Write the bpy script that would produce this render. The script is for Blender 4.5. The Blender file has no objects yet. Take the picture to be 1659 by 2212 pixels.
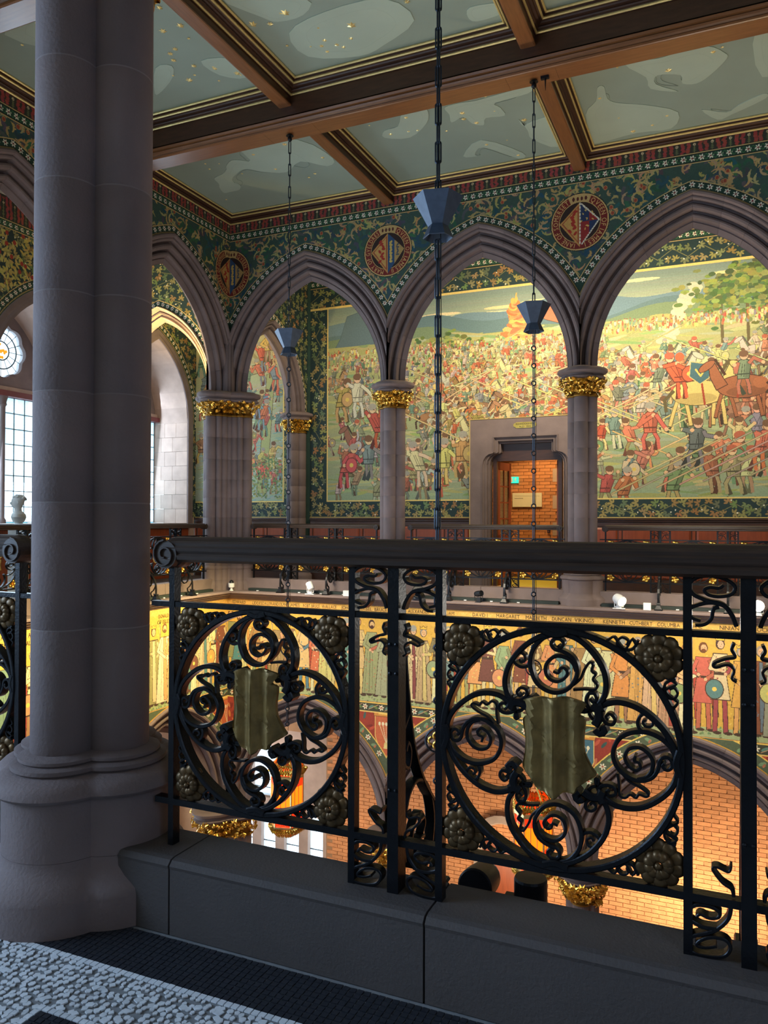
import bpy, math, random
import numpy as np
from mathutils import Vector, Matrix
from mathutils.geometry import tessellate_polygon
PI = math.pi
C = bpy.context.scene.collection
sc = bpy.context.scene

# ------------------------------------------------------------------ camera
cam = bpy.data.objects.new('camera', bpy.data.cameras.new('camera'))
C.objects.link(cam); sc.camera = cam
FPX, IMW, IMH = 1681.574, 1659, 2212
YAW, PIT, ROL = math.radians(23.80884), math.radians(.665944), math.radians(.165974)
fw = Vector((-math.sin(YAW)*math.cos(PIT), math.cos(YAW)*math.cos(PIT), math.sin(PIT)))
rt = Vector((math.cos(YAW), math.sin(YAW), 0)); up = rt.cross(fw)
rt, up = math.cos(ROL)*rt+math.sin(ROL)*up, math.cos(ROL)*up-math.sin(ROL)*rt
m = Matrix((rt, up, -fw)).transposed().to_4x4(); m.translation = Vector((0, 0, 1.2))
cam.matrix_world = m
cam.data.sensor_fit = 'VERTICAL'; cam.data.sensor_height = 32.0
cam.data.lens = 32.0*FPX/IMH
cam.data.clip_start = .05; cam.data.clip_end = 200

# ------------------------------------------------------------------ world, exposure
sc.view_settings.view_transform = 'Standard'; sc.view_settings.look = 'None'
sc.view_settings.gamma = 1; sc.view_settings.use_curve_mapping = False
sc.view_settings.exposure = 0.0
w = bpy.data.worlds.new('sky'); sc.world = w; w.use_nodes = True
nt = w.node_tree; bg = nt.nodes['Background']
bg.inputs[0].default_value = (.62, .80, 1.0, 1); bg.inputs[1].default_value = 4.5

def lamp(name, kind, loc, target, power, col, size=1, size_y=None, spot=None, blend=.6, spread=None):
    d = bpy.data.lights.new(name, kind); d.energy = power; d.color = col
    if kind == 'AREA':
        d.shape = 'RECTANGLE'; d.size = size; d.size_y = size_y or size
        if spread: d.spread = spread
    elif kind == 'SPOT':
        d.spot_size = spot; d.spot_blend = blend; d.shadow_soft_size = size
    else: d.shadow_soft_size = size
    o = bpy.data.objects.new(name, d); C.objects.link(o); o.location = loc
    if target is not None:
        o.rotation_euler = (Vector(target)-Vector(loc)).to_track_quat('-Z', 'Y').to_euler()
    o['kind'] = 'structure'
    return o
COLD = (.62, .80, 1.0); WARM = (1.0, .74, .40); NEUT = (1.0, .86, .62)
# daylight through the windows of the left gallery (upper floor)
for yc in (13.2, 10.07, 6.98, 3.89):
    lamp('daylight_fill', 'AREA', (-11.95, yc, 2.6), (-3, yc, 1.6), 100 if yc > 13 else 150, COLD, 1.9, 3.0)
# daylight through the windows of the left aisle (lower floor)
for yc in (13.2, 10.07, 6.98, 3.89):
    lamp('daylight_fill', 'AREA', (-11.95, yc, -4.4), (-4, yc, -5.0), 170, (.8, .9, 1), 1.9, 2.6)
# cool fill added behind and left of the camera; no windows built here
lamp('daylight_fill', 'AREA', (-5.4, -1.0, 2.2), (-2.4, 2.0, .6), 250, (.46, .68, 1.0), 2.2, 2.6)
lamp('daylight_fill', 'AREA', (1.8, -1.0, 2.4), (-1.4, 2.5, 1.0), 44, (.5, .7, 1.0), 2.2, 2.6)
lamp('daylight_fill', 'AREA', (-8.2, .3, 2.3), (-1.9, 1.7, .3), 150, (.42, .66, 1.0), 1.8, 2.4)
# warm gallery lamps that light the murals (track lamps on the inner face of the arcade)
for xc, p in ((-9.8, 60), (-6.6, 75), (-3.53, 260), (-1.9, 160), (-.44, 200), (1.4, 90)):
    lamp('mural_lamp', 'AREA', (xc, 12.3, 5.2), (xc, 14.5, 3.4), p*.38, (1, .84, .58), 1.2, .15)
lamp('arch_lamp', 'SPOT', (-8.95, 11.05, 3.2), (-9.5, 11.75, 4.9), 420, (1, .70, .22), .04, None, 1.5)
lamp('arch_lamp', 'SPOT', (-10.0, 10.9, 2.9), (-9.6, 11.8, 4.6), 260, (1, .70, .22), .06, None, 1.6)
lamp('arch_lamp', 'SPOT', (-9.0, 12.9, 3.0), (-8.5, 12.6, 4.6), 25, (1, .8, .4), .04, None, 1.5)
# lower floor: lamps on the brick wall and the frieze
for xc, p in ((-6.6, 22), (-3.5, 55), (-.44, 120), (2.6, 70)):
    lamp('aisle_light', 'AREA', (xc, 13.0, -5.6), (xc, 14.5, -4.6), p*.85, (1, .83, .56), 1.6, .3)
for xc in (-6.6, -3.5, -.44):
    lamp('frieze_lamp', 'AREA', (xc, 9.6, 1.3), (xc, 11.62, -1.6), 42, NEUT, .9, .3, spread=1.6)
for yc in (10.07, 7.0):
    lamp('frieze_lamp', 'AREA', (-6.2, yc, 1.0), (-8.16, yc, -1.2), 66, (1, .78, .36), .9, .3, spread=1.6)
lamp('aisle_light', 'AREA', (-9.2, 12.7, -3.2), (-8.9, 14.5, -5.4), 40, (1, .88, .78), .6)  # added fill that brightens the stone between the far aisle lancets
# upward floods on the ledges that light the ceiling
for xc, yc, p in ((-6.6, 10.6, 60), (-3.5, 10.6, 60), (-.44, 10.6, 70), (-4, 5, 70), (0, 5, 90), (-7, 6, 40)):
    lamp('ceiling_flood', 'AREA', (xc, yc, .6), (xc, yc, 6.6), p*.39, (1, .98, .92), 1.2, .6)
lamp('joist_flood', 'SPOT', (.9, 10.9, .4), (.2, 9.2, 6.2), 260, WARM, .08, None, 1.25)

# ------------------------------------------------------------------ helpers
def srgb(c):
    c = np.asarray(c, float)/255.
    return np.where(c <= .04045, c/12.92, ((c+.055)/1.055)**2.4)
def nset(o, **k):
    for a, b in k.items(): o[a] = b
    return o
MATS = {}
def mat(name, col, rough=.7, metal=0., noise=.0, scale=6., bump=0., bscale=60., col2=None, stretch=None, emit=None, spec=None, attr=False, coat=0.):
    m = bpy.data.materials.new(name); m.use_nodes = True; MATS[name] = m
    nt = m.node_tree; N = nt.nodes; L = nt.links; b = N['Principled BSDF']
    b.inputs['Roughness'].default_value = rough; b.inputs['Metallic'].default_value = metal
    if spec is not None: b.inputs['Specular IOR Level'].default_value = spec
    if coat: b.inputs['Coat Weight'].default_value = coat; b.inputs['Coat Roughness'].default_value = .25
    base = tuple(srgb(col))+(1,)
    tc = N.new('ShaderNodeTexCoord')
    vec = tc.outputs['Object']
    if stretch:
        mp = N.new('ShaderNodeMapping'); mp.inputs['Scale'].default_value = stretch
        L.new(vec, mp.inputs[0]); vec = mp.outputs[0]
    nz = N.new('ShaderNodeTexNoise'); nz.inputs['Scale'].default_value = scale; nz.inputs['Detail'].default_value = 5
    L.new(vec, nz.inputs['Vector'])
    mx = N.new('ShaderNodeMix'); mx.data_type = 'RGBA'; mx.blend_type = 'MIX'
    if col2 is not None:
        rp = N.new('ShaderNodeValToRGB'); rp.color_ramp.elements[0].position = .35; rp.color_ramp.elements[1].position = .65
        rp.color_ramp.elements[0].color = base; rp.color_ramp.elements[1].color = tuple(srgb(col2))+(1,)
        L.new(nz.outputs[0], rp.inputs[0]); out = rp.outputs[0]
    else:
        if attr:
            at = N.new('ShaderNodeAttribute'); at.attribute_name = 'Col'; src = at.outputs['Color']
        else:
            rgb = N.new('ShaderNodeRGB'); rgb.outputs[0].default_value = base; src = rgb.outputs[0]
        mr = N.new('ShaderNodeMapRange'); mr.inputs[1].default_value = .25; mr.inputs[2].default_value = .75
        mr.inputs[3].default_value = 1-noise; mr.inputs[4].default_value = 1+noise
        L.new(nz.outputs[0], mr.inputs[0])
        vm = N.new('ShaderNodeVectorMath'); vm.operation = 'SCALE'
        L.new(src, vm.inputs[0]); L.new(mr.outputs[0], vm.inputs['Scale']); out = vm.outputs[0]
    N.remove(mx)
    L.new(out, b.inputs['Base Color'])
    if bump:
        n2 = N.new('ShaderNodeTexNoise'); n2.inputs['Scale'].default_value = bscale; n2.inputs['Detail'].default_value = 4
        L.new(vec, n2.inputs['Vector'])
        bp = N.new('ShaderNodeBump'); bp.inputs['Strength'].default_value = bump; bp.inputs['Distance'].default_value = .01
        L.new(n2.outputs[0], bp.inputs['Height']); L.new(bp.outputs[0], b.inputs['Normal'])
    if emit:
        b.inputs['Emission Color'].default_value = tuple(srgb(emit[0]))+(1,); b.inputs['Emission Strength'].default_value = emit[1]
    return m
stone = mat('sandstone', (118, 103, 101), .8, noise=.16, scale=3.5, bump=.25, bscale=90)
stone2 = mat('sandstone_pale', (176, 152, 138), .8, noise=.14, scale=4, bump=.2, bscale=80)
slate = mat('kerb_stone', (76, 69, 67), .75, noise=.15, scale=3, bump=.2, bscale=120)
wood_d = mat('dark_wood', (66, 40, 26), .42, noise=.3, scale=5, stretch=(1, 1, 6), bump=.05)
wood_l = mat('varnished_wood', (126, 80, 44), .33, noise=.22, scale=4, stretch=(.8, 8, 8), bump=.04, coat=.3)
wood_j = mat('joist_wood', (126, 80, 44), .33, noise=.22, scale=4, stretch=(8, .8, 8), bump=.04, coat=.3)
dado_m = mat('dado_wood', (140, 66, 34), .4, noise=.2, scale=5, stretch=(5, 5, .8), bump=.03)
rail_m = mat('oak_handrail', (56, 40, 30), .5, noise=.35, scale=9, stretch=(1, 14, 14), bump=.06, coat=.08)
gold = mat('gilding', (235, 190, 90), .28, metal=1., noise=.12, scale=20, bump=.15, bscale=60)
goldline = mat('gold_line', (246, 222, 150), .28, metal=.55, noise=.1, scale=20)
iron = mat('wrought_iron', (25, 27, 32), .34, metal=.55, noise=.2, scale=30, bump=.12, bscale=120)
bronze = mat('aged_bronze', (138, 114, 66), .42, metal=.5, noise=.4, scale=22, bump=.15, bscale=60)
rosem = mat('dark_bronze', (96, 74, 46), .38, metal=.6, noise=.4, scale=30, bump=.1)
sage = mat('sage_plaster', (142, 157, 144), .75, noise=.07, scale=1.2, bump=.03)
sage2 = mat('sage_relief', (168, 184, 168), .75, noise=.05, scale=2, bump=.03)
cream = mat('cream_plaster', (196, 184, 158), .85, noise=.06, scale=2)
greenp = mat('green_plaster', (52, 78, 68), .8, noise=.2, scale=5)
paint = mat('wall_paint', (255, 255, 255), .75, noise=.13, scale=38, attr=True, bump=.05, bscale=200)
ink = mat('black_paint', (38, 28, 22), .7, noise=.1)
goldletter = mat('gold_paint', (214, 176, 110), .6, noise=.1)
brick_m = mat('orange_brick', (196, 132, 86), .85, noise=.18, scale=9, bump=.3, bscale=70)
mortar = mat('mortar', (164, 124, 90), .9, noise=.1)
tile_w = mat('white_tessera', (212, 216, 220), .5, noise=.12, scale=40)
tile_b = mat('black_tessera', (36, 38, 44), .4, noise=.2, scale=40)
grout = mat('grout', (124, 126, 128), .9, noise=.15, scale=30)
lamp_bk = mat('black_lamp_metal', (26, 28, 34), .45, metal=.3, noise=.1)
chain_m = mat('steel_chain', (62, 70, 80), .4, metal=.8, noise=.15, scale=40)
cone_m = mat('blue_grey_metal', (70, 84, 104), .45, metal=.4, noise=.15, scale=20)
white_m = mat('white_plastic', (232, 234, 236), .4, noise=.02)
glow_w = mat('lit_lens', (255, 244, 220), .4, emit=((255, 232, 170), 30))
glow_s = mat('dim_lens', (255, 244, 220), .4, emit=((255, 240, 210), 5))
redglass = mat('red_glass', (255, 60, 20), .3, emit=((255, 40, 10), 2.2))
orglass = mat('amber_glass', (255, 150, 30), .3, emit=((255, 104, 12), 2.4))
redbeam = mat('red_painted_beam', (110, 52, 54), .6, noise=.1)
leadm = mat('lead_came', (70, 80, 86), .6, noise=.1)
exit_m = mat('exit_sign', (20, 190, 170), .5, emit=((40, 210, 190), 1.2))
paper = mat('white_board', (220, 214, 190), .8, noise=.02)
carpet = mat('mustard_carpet', (176, 160, 52), .95, noise=.1, scale=30)
bell_m = mat('capital_shadow', (150, 110, 44), .5, metal=.8, noise=.2)
joint_m = mat('pale_mortar', (134, 122, 120), .9, noise=.1)
marble = mat('white_marble', (200, 202, 198), .55, noise=.06)
troughm = mat('dark_green_trough', (28, 40, 38), .6, noise=.1)
clothm = mat('street_stone', (214, 208, 196), .9, noise=.08)
cyanw = mat('street_window', (96, 150, 168), .2, noise=.05)
brassm = mat('brass', (214, 170, 84), .3, metal=1., noise=.05)
def glass_mat():
    m = bpy.data.materials.new('leaded_glass'); m.use_nodes = True; nt = m.node_tree; N = nt.nodes; L = nt.links
    for n in list(N): N.remove(n)
    o = N.new('ShaderNodeOutputMaterial'); t = N.new('ShaderNodeBsdfTransparent'); t.inputs[0].default_value = (.86, .96, .97, 1)
    tl = N.new('ShaderNodeBsdfTranslucent'); tl.inputs[0].default_value = (.9, .97, 1, 1)
    g = N.new('ShaderNodeBsdfGlossy'); g.inputs['Roughness'].default_value = .15
    a = N.new('ShaderNodeMixShader'); a.inputs[0].default_value = .35; b = N.new('ShaderNodeMixShader'); b.inputs[0].default_value = .06
    nz = N.new('ShaderNodeTexNoise'); nz.inputs['Scale'].default_value = 9
    mr = N.new('ShaderNodeMapRange'); mr.inputs[3].default_value = .2; mr.inputs[4].default_value = .55
    L.new(nz.outputs[0], mr.inputs[0]); L.new(mr.outputs[0], a.inputs[0])
    L.new(t.outputs[0], a.inputs[1]); L.new(tl.outputs[0], a.inputs[2]); L.new(a.outputs[0], b.inputs[1]); L.new(g.outputs[0], b.inputs[2]); L.new(b.outputs[0], o.inputs[0])
    return m
glassm = glass_mat()

class MB:
    def __init__(s): s.v = []; s.f = []
    def add(s, vs, fs):
        n = len(s.v); s.v += [tuple(p) for p in vs]; s.f += [tuple(i+n for i in f) for f in fs]
        return s
    def box(s, x0, y0, z0, x1, y1, z1, M=None):
        vs = [(x, y, z) for z in (z0, z1) for y in (y0, y1) for x in (x0, x1)]
        if M: vs = [M(*p) for p in vs]
        return s.add(vs, [(0, 2, 3, 1), (4, 5, 7, 6), (0, 1, 5, 4), (2, 6, 7, 3), (0, 4, 6, 2), (1, 3, 7, 5)])
    def grid(s, rows, closed=False, caps=False):
        n = len(rows[0]); fs = []
        vs = [p for r in rows for p in r]
        for i in range(len(rows)-1):
            for j in range(n if closed else n-1):
                k = (j+1) % n
                fs.append((i*n+j, i*n+k, (i+1)*n+k, (i+1)*n+j))
        if caps and closed:
            fs.append(tuple(range(n))[::-1]); fs.append(tuple(range((len(rows)-1)*n, len(rows)*n)))
        return s.add(vs, fs)
    def tube(s, pts, r, n=6, closed=False):
        P = [Vector(p) for p in pts]; rows = []
        up = None
        for i, p in enumerate(P):
            if closed: t = P[(i+1) % len(P)]-P[i-1]
            else: t = P[min(i+1, len(P)-1)]-P[max(i-1, 0)]
            t.normalize()
            if up is None: up = Vector((0, 0, 1)) if abs(t.z) < .9 else Vector((1, 0, 0))
            a = t.cross(up)
            if a.length < 1e-6: a = t.cross(Vector((0, 1, 0)))
            a.normalize(); b = t.cross(a); up = -b if False else up
            rr = r[i] if isinstance(r, (list, tuple)) else r
            rows.append([p+a*math.cos(2*PI*k/n)*rr+b*math.sin(2*PI*k/n)*rr for k in range(n)])
        if closed: rows.append(rows[0])
        return s.grid(rows, True, not closed)
    def lathe(s, prof, c=(0, 0, 0), n=16, M=None):
        rows = []
        for r, z in prof:
            rows.append([(c[0]+r*math.cos(2*PI*k/n), c[1]+r*math.sin(2*PI*k/n), c[2]+z) for k in range(n)])
        if M: rows = [[M @ Vector(p) for p in r] for r in rows]
        return s.grid(rows, True, True)
    def prism(s, poly, y0, y1, fn=None):
        n = len(poly); fn = fn or (lambda a, y, b: (a, y, b))
        vs = [fn(a, y0, b) for a, b in poly]+[fn(a, y1, b) for a, b in poly]
        tr = tessellate_polygon([[Vector((a, b, 0)) for a, b in poly]])
        fs = [tuple(t) for t in tr]+[tuple(i+n for i in t[::-1]) for t in tr]
        fs += [(i, (i+1) % n, (i+1) % n+n, i+n) for i in range(n)]
        return s.add(vs, fs)
    def ell(s, c, rx, ry, rz, nu=10, nv=6, M=None):
        rows = []
        for i in range(nv+1):
            a = PI*i/nv
            rows.append([(c[0]+rx*max(.01, math.sin(a))*math.cos(2*PI*k/nu), c[1]+ry*max(.01, math.sin(a))*math.sin(2*PI*k/nu), c[2]-rz*math.cos(a)) for k in range(nu)])
        if M: rows = [[M @ Vector(p) for p in r] for r in rows]
        return s.grid(rows, True, True)
    def mesh(s, name, m, smooth=False):
        me = bpy.data.meshes.new(name); me.from_pydata([tuple(p) for p in s.v], [], s.f)
        if m: me.materials.append(m)
        if smooth:
            me.polygons.foreach_set('use_smooth', [True]*len(me.polygons)); me.set_sharp_from_angle(angle=math.radians(38))
        return me
    def build(s, name, m, parent=None, smooth=False, **k):
        return link(name, s.mesh(name, m, smooth), parent, **k)
def link(name, me, parent=None, loc=None, rot=None, scale=None, **k):
    o = bpy.data.objects.new(name, me); C.objects.link(o)
    if parent: o.parent = parent
    if loc: o.location = loc
    if rot: o.rotation_euler = rot
    if scale: o.scale = scale
    for a, b in k.items(): o[a] = b
    return o
def thing(name, label, cat, loc=(0, 0, 0), rz=0, group=None):
    o = bpy.data.objects.new(name, None); C.objects.link(o); o.location = loc; o.rotation_euler = (0, 0, rz)
    o.empty_display_size = .1
    o['label'] = label; o['category'] = cat
    if group: o['group'] = group
    return o
def tag(o, label, cat, group=None):
    o['label'] = label; o['category'] = cat
    if group: o['group'] = group
    return o
def copytree(o, parent=None):
    c = o.copy(); C.objects.link(c)
    if parent: c.parent = parent
    for ch in list(o.children): copytree(ch, c)
    return c
def smooth_path(pts, n=4, closed=False):
    P = [np.array(p, float) for p in pts]; out = []
    N = len(P)
    rng = range(N if closed else N-1)
    for i in rng:
        if closed: a, b, c, d = P[i-1], P[i], P[(i+1) % N], P[(i+2) % N]
        else: a, b, c, d = P[max(i-1, 0)], P[i], P[i+1], P[min(i+2, N-1)]
        for k in range(n):
            t = k/n
            out.append(.5*((2*b)+(-a+c)*t+(2*a-5*b+4*c-d)*t*t+(-a+3*b-3*c+d)*t**3))
    if not closed: out.append(P[-1])
    return out

# frames: s along the wall, d away from the hall, z up
F_far = lambda s, d, z: (s, 11.62+d, z)
F_left = lambda s, d, z: (-8.166-d, s, z)
F_near = lambda s, d, z: (s, 2.26-d, z)

# ------------------------------------------------------------------ letters (font outlines turned into meshes once)
GL = {}
def load_glyphs(chars):
    objs = []
    for ch in chars:
        cu = bpy.data.curves.new('glyph', 'FONT'); cu.body = ch; cu.size = 1; cu.resolution_u = 2
        o = bpy.data.objects.new('glyph', cu); C.objects.link(o); objs.append((ch, o, cu))
    dg = bpy.context.evaluated_depsgraph_get()
    for ch, o, cu in objs:
        e = o.evaluated_get(dg); me = e.to_mesh()
        vs = [(v.co.x, v.co.y) for v in me.vertices]; fs = [tuple(p.vertices) for p in me.polygons]
        x0 = min(v[0] for v in vs); x1 = max(v[0] for v in vs)
        GL[ch] = ([(v[0]-x0, v[1]) for v in vs], fs, x1-x0); e.to_mesh_clear()
    for ch, o, cu in objs:
        bpy.data.objects.remove(o); bpy.data.curves.remove(cu)
load_glyphs("ABCDEFGHIJKLMNOPQRSTUVWXYZ0123456789.'")
def text_mb(mb, txt, size, fn, width=None, bold=0):
    """lay flat letters; fn(x, y) -> 3D; x is centred"""
    adv = []; x = 0
    for ch in txt:
        adv.append(x); x += (.32 if ch == ' ' else GL[ch][2]+.1)
    tot = x-.1; sx = (width/tot) if width else size
    for ch, a in zip(txt, adv):
        if ch == ' ': continue
        vs, fs, wd = GL[ch]
        mb.add([fn((a+v[0]-tot/2)*sx, v[1]*size) for v in vs], fs)

# ------------------------------------------------------------------ painter: colour cells merged into runs
class Art:
    def __init__(s, x0, x1, z0, z1, res, bg):
        s.x0, s.z0, s.r = x0, z0, res
        s.nx = int(round((x1-x0)/res)); s.nz = int(round((z1-z0)/res))
        s.a = np.zeros((s.nz, s.nx, 3), np.uint8); s.a[:] = bg
        s.mask = np.ones((s.nz, s.nx), bool)
        s.X = x0+(np.arange(s.nx)+.5)*res; s.Z = z0+(np.arange(s.nz)+.5)*res
    def win(s, xa, xb, za, zb):
        i0 = max(0, int((xa-s.x0)/s.r)); i1 = min(s.nx, int((xb-s.x0)/s.r)+2)
        j0 = max(0, int((za-s.z0)/s.r)); j1 = min(s.nz, int((zb-s.z0)/s.r)+2)
        return i0, i1, j0, j1
    def poly(s, pts, c):
        xs = [p[0] for p in pts]; zs = [p[1] for p in pts]
        i0, i1, j0, j1 = s.win(min(xs), max(xs), min(zs), max(zs))
        if i1 <= i0 or j1 <= j0: return
        X = s.X[i0:i1][None, :]; Z = s.Z[j0:j1][:, None]
        ins = np.zeros((j1-j0, i1-i0), bool); n = len(pts)
        for k in range(n):
            xa, za = pts[k]; xb, zb = pts[(k+1) % n]
            if za == zb: continue
            ins ^= ((za > Z) != (zb > Z)) & (X < (xb-xa)*(Z-za)/(zb-za)+xa)
        s.a[j0:j1, i0:i1][ins] = c
    def ell(s, cx, cz, rx, rz, c, ang=0):
        R = max(rx, rz); i0, i1, j0, j1 = s.win(cx-R, cx+R, cz-R, cz+R)
        if i1 <= i0 or j1 <= j0: return
        X = s.X[i0:i1][None, :]-cx; Z = s.Z[j0:j1][:, None]-cz
        ca, sa = math.cos(ang), math.sin(ang)
        s.a[j0:j1, i0:i1][((X*ca+Z*sa)/rx)**2+((-X*sa+Z*ca)/rz)**2 <= 1] = c
    def line(s, pts, wd, c):
        for (xa, za), (xb, zb) in zip(pts[:-1], pts[1:]):
            L = math.hypot(xb-xa, zb-za) or 1e-6; nx, nz = -(zb-za)/L*wd/2, (xb-xa)/L*wd/2
            ex, ez = (xb-xa)/L*wd*.3, (zb-za)/L*wd*.3
            s.poly([(xa+nx-ex, za+nz-ez), (xb+nx+ex, zb+nz+ez), (xb-nx+ex, zb-nz+ez), (xa-nx-ex, za-nz-ez)], c)
    def opoly(s, pts, c, o=(60, 44, 34), wd=.009):
        s.poly(pts, c); s.line(list(pts)+[pts[0]], wd, o)
    def rect(s, xa, xb, za, zb, c):
        i0 = max(0, int(round((xa-s.x0)/s.r))); i1 = min(s.nx, int(round((xb-s.x0)/s.r)))
        j0 = max(0, int(round((za-s.z0)/s.r))); j1 = min(s.nz, int(round((zb-s.z0)/s.r)))
        s.a[j0:j1, i0:i1] = c
    def build(s, name, fn, parent, d=0., **k):
        code = s.a[..., 0].astype(np.int32)*65536+s.a[..., 1].astype(np.int32)*256+s.a[..., 2]
        code = np.where(s.mask, code, -1)
        ch = np.ones(code.shape, bool); ch[:, 1:] = code[:, 1:] != code[:, :-1]
        rows, cols = np.nonzero(ch)
        nxt = np.append(cols[1:], 0); last = np.append(rows[1:] != rows[:-1], True)
        ends = np.where(last, s.nx, nxt)
        cc = code[rows, cols]; ok = cc >= 0
        rows, cols, ends, cc = rows[ok], cols[ok], ends[ok], cc[ok]
        xa = s.x0+cols*s.r; xb = s.x0+ends*s.r; za = s.z0+rows*s.r; zb = za+s.r
        n = len(xa)
        P = np.empty((n, 4, 2)); P[:, 0] = np.c_[xa, za]; P[:, 1] = np.c_[xb, za]; P[:, 2] = np.c_[xb, zb]; P[:, 3] = np.c_[xa, zb]
        P = P.reshape(-1, 2); o0 = np.array(fn(0, d, 0)); e1 = np.array(fn(1, d, 0))-o0; e2 = np.array(fn(0, d, 1))-o0
        V = o0+P[:, :1]*e1+P[:, 1:]*e2
        me = bpy.data.meshes.new(name); me.vertices.add(4*n); me.vertices.foreach_set('co', V.astype(np.float32).ravel())
        me.loops.add(4*n); me.loops.foreach_set('vertex_index', np.arange(4*n, dtype=np.int32))
        me.polygons.add(n); me.polygons.foreach_set('loop_start', np.arange(0, 4*n, 4, dtype=np.int32))
        me.polygons.foreach_set('loop_total', np.full(n, 4, np.int32))
        me.update(calc_edges=True)
        at = me.attributes.new('Col', 'FLOAT_COLOR', 'FACE')
        rgb = np.c_[cc >> 16, (cc >> 8) & 255, cc & 255]
        at.data.foreach_set('color', np.c_[srgb(rgb), np.ones(n)].astype(np.float32).ravel())
        me.materials.append(paint)
        return link(name, me, parent, **k)

def add_rnd(m, amt):
    nt = m.node_tree; N = nt.nodes; L = nt.links; b = N['Principled BSDF']; src = b.inputs['Base Color'].links[0].from_socket
    oi = N.new('ShaderNodeObjectInfo'); mr = N.new('ShaderNodeMapRange'); mr.inputs[3].default_value = 1-amt; mr.inputs[4].default_value = 1+amt
    vm = N.new('ShaderNodeVectorMath'); vm.operation = 'SCALE'
    L.new(oi.outputs['Random'], mr.inputs[0]); L.new(src, vm.inputs[0]); L.new(mr.outputs[0], vm.inputs['Scale']); L.new(vm.outputs[0], b.inputs['Base Color'])
for m_, a_ in ((stone, .09), (stone2, .1), (slate, .05), (brick_m, .16), (tile_w, .12), (tile_b, .25)): add_rnd(m_, a_)
FLZ = -.045
# ------------------------------------------------------------------ arches
def arch_pt(cx, a, c, zs, w, t, side):
    R = a+c+w; ph = math.acos(c/R)*t
    return cx+side*(-c+R*math.cos(ph)), zs+R*math.sin(ph)
def arch_h(x, cx, a, c, zs, w):
    """height of the arch curve above x"""
    R = a+c+w; q = abs(x-cx)+c
    return zs+math.sqrt(max(0, R*R-q*q)) if q < R else zs
def order_profile(W, T, rolls):
    base = [(.44, .01), (.44, -.03), (.42, -.04), (.395, -.036), (.38, -.01), (.378, .012), (.362, .004), (.345, .006), (.332, .022), (.330, .12), (.312, .14), (.295, .10), (.28, .06), (.255, .048), (.228, .056), (.212, .085), (.210, .20), (.19, .22), (.174, .18), (.163, .138), (.14, .128), (.116, .138), (.102, .18), (.098, .24), (.085, .25), (.074, .235), (.0, .29)]
    k = W/.43; q = T/.46*.8; p = [(w_*k, d_*(q if d_ > 0 else 1)) for w_, d_ in base]
    if rolls < 4: p = [p[i] for i in range(0, len(p), 2)]
    return p+[(w_, T-d_) for w_, d_ in p[::-1]]
def arch_ring(parent, F, cx, a, c, zs, W, T, hb, nv=7, seg=3, rolls=4, m=None, z_from=None):
    prof = order_profile(W, T, rolls)
    for side in (1, -1):
        for v in range(nv):
            mb = MB(); rows = []
            for k in range(seg+1):
                t = (v+(k/seg)*.993+.0035)/nv
                row = []
                for w_, d_ in prof:
                    x, z = arch_pt(cx, a, c, zs, w_, t, side)
                    x = min(max(x, cx-hb), cx+hb)
                    row.append(F(x, d_, z))
                rows.append(row)
            mb.grid(rows, False)
            n = len(prof); mb.f.append(tuple(range(n))); mb.f.append(tuple(range(seg*n, seg*n+n)))
            mb.build('voussoir', m or stone, parent)
def arch_wall(name, F, s0, s1, centers, a, c, zs, w, T, ztop, m, dz=.0):
    """slab pierced by the arches; its two faces, its top and the small returns"""
    mb = MB(); n = int((s1-s0)/.06)
    S = [s0+(s1-s0)*i/n for i in range(n+1)]
    for cc in centers: S += [cc, cc-1.545, cc+1.545]
    S = sorted(set(x for x in S if s0 <= x <= s1))
    def bot(x):
        z = zs
        for cc in centers:
            if abs(x-cc) <= 1.5451: z = max(z, arch_h(x, cc, a, c, zs, w))
        return z
    for x0, x1 in zip(S[:-1], S[1:]):
        z0, z1 = bot(x0+1e-4), bot(x1-1e-4)
        for d in (dz, T):
            mb.add([F(x0, d, z0), F(x1, d, z1), F(x1, d, ztop), F(x0, d, ztop)], [(0, 1, 2, 3)])
        mb.add([F(x0, dz, z0), F(x1, dz, z1), F(x1, T, z1), F(x0, T, z0)], [(0, 1, 2, 3)])
    o = mb.build(name, m); o['kind'] = 'structure'
    return o
UP = dict(a=1.325, c=.657, zs=3.5); LO = dict(a=1.325, c=.403, zs=-3.9); AW, AT = .43, .46
CX = [-6.62, -3.53, -.44, 2.65, 5.74]; CY = [10.075, 6.985, 3.9]
def ring(o, F, cx, P, lim=None, **k): arch_ring(o, F, cx, P['a'], P['c'], P['zs'], AW, AT, 1.545, **k)
walls = {}
for nm, F, s0, s1, cs in (('wall_far', F_far, -8.166, 7.2, CX), ('wall_left', F_left, 2.26, 11.62, CY), ('wall_near', F_near, -8.166, 7.2, CX)):
    o = arch_wall(nm, F, s0, s1, cs, UP['a'], UP['c'], UP['zs'], .40, AT, 6.66, greenp, .003); walls[nm] = o
    for cx in cs:
        if cx < 2 or nm == 'wall_left': ring(o, F, cx, UP, seg=4)
    if nm != 'wall_near':
        o2 = arch_wall(nm+'_lower', F, s0, s1, cs, LO['a'], LO['c'], LO['zs'], .40, AT, -.16, cream, .003); walls[nm+'l'] = o2
        for cx in cs:
            if cx < 2 or nm == 'wall_left': ring(o2, F, cx, LO, seg=4)
# near side below the gallery: plain stone parapet face over the lower hall
nb = MB().box(-8.6, 1.8, -1.4, 7.2, 2.26, -.16).build('wall_near_lower', stone); nb['kind'] = 'structure'

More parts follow.
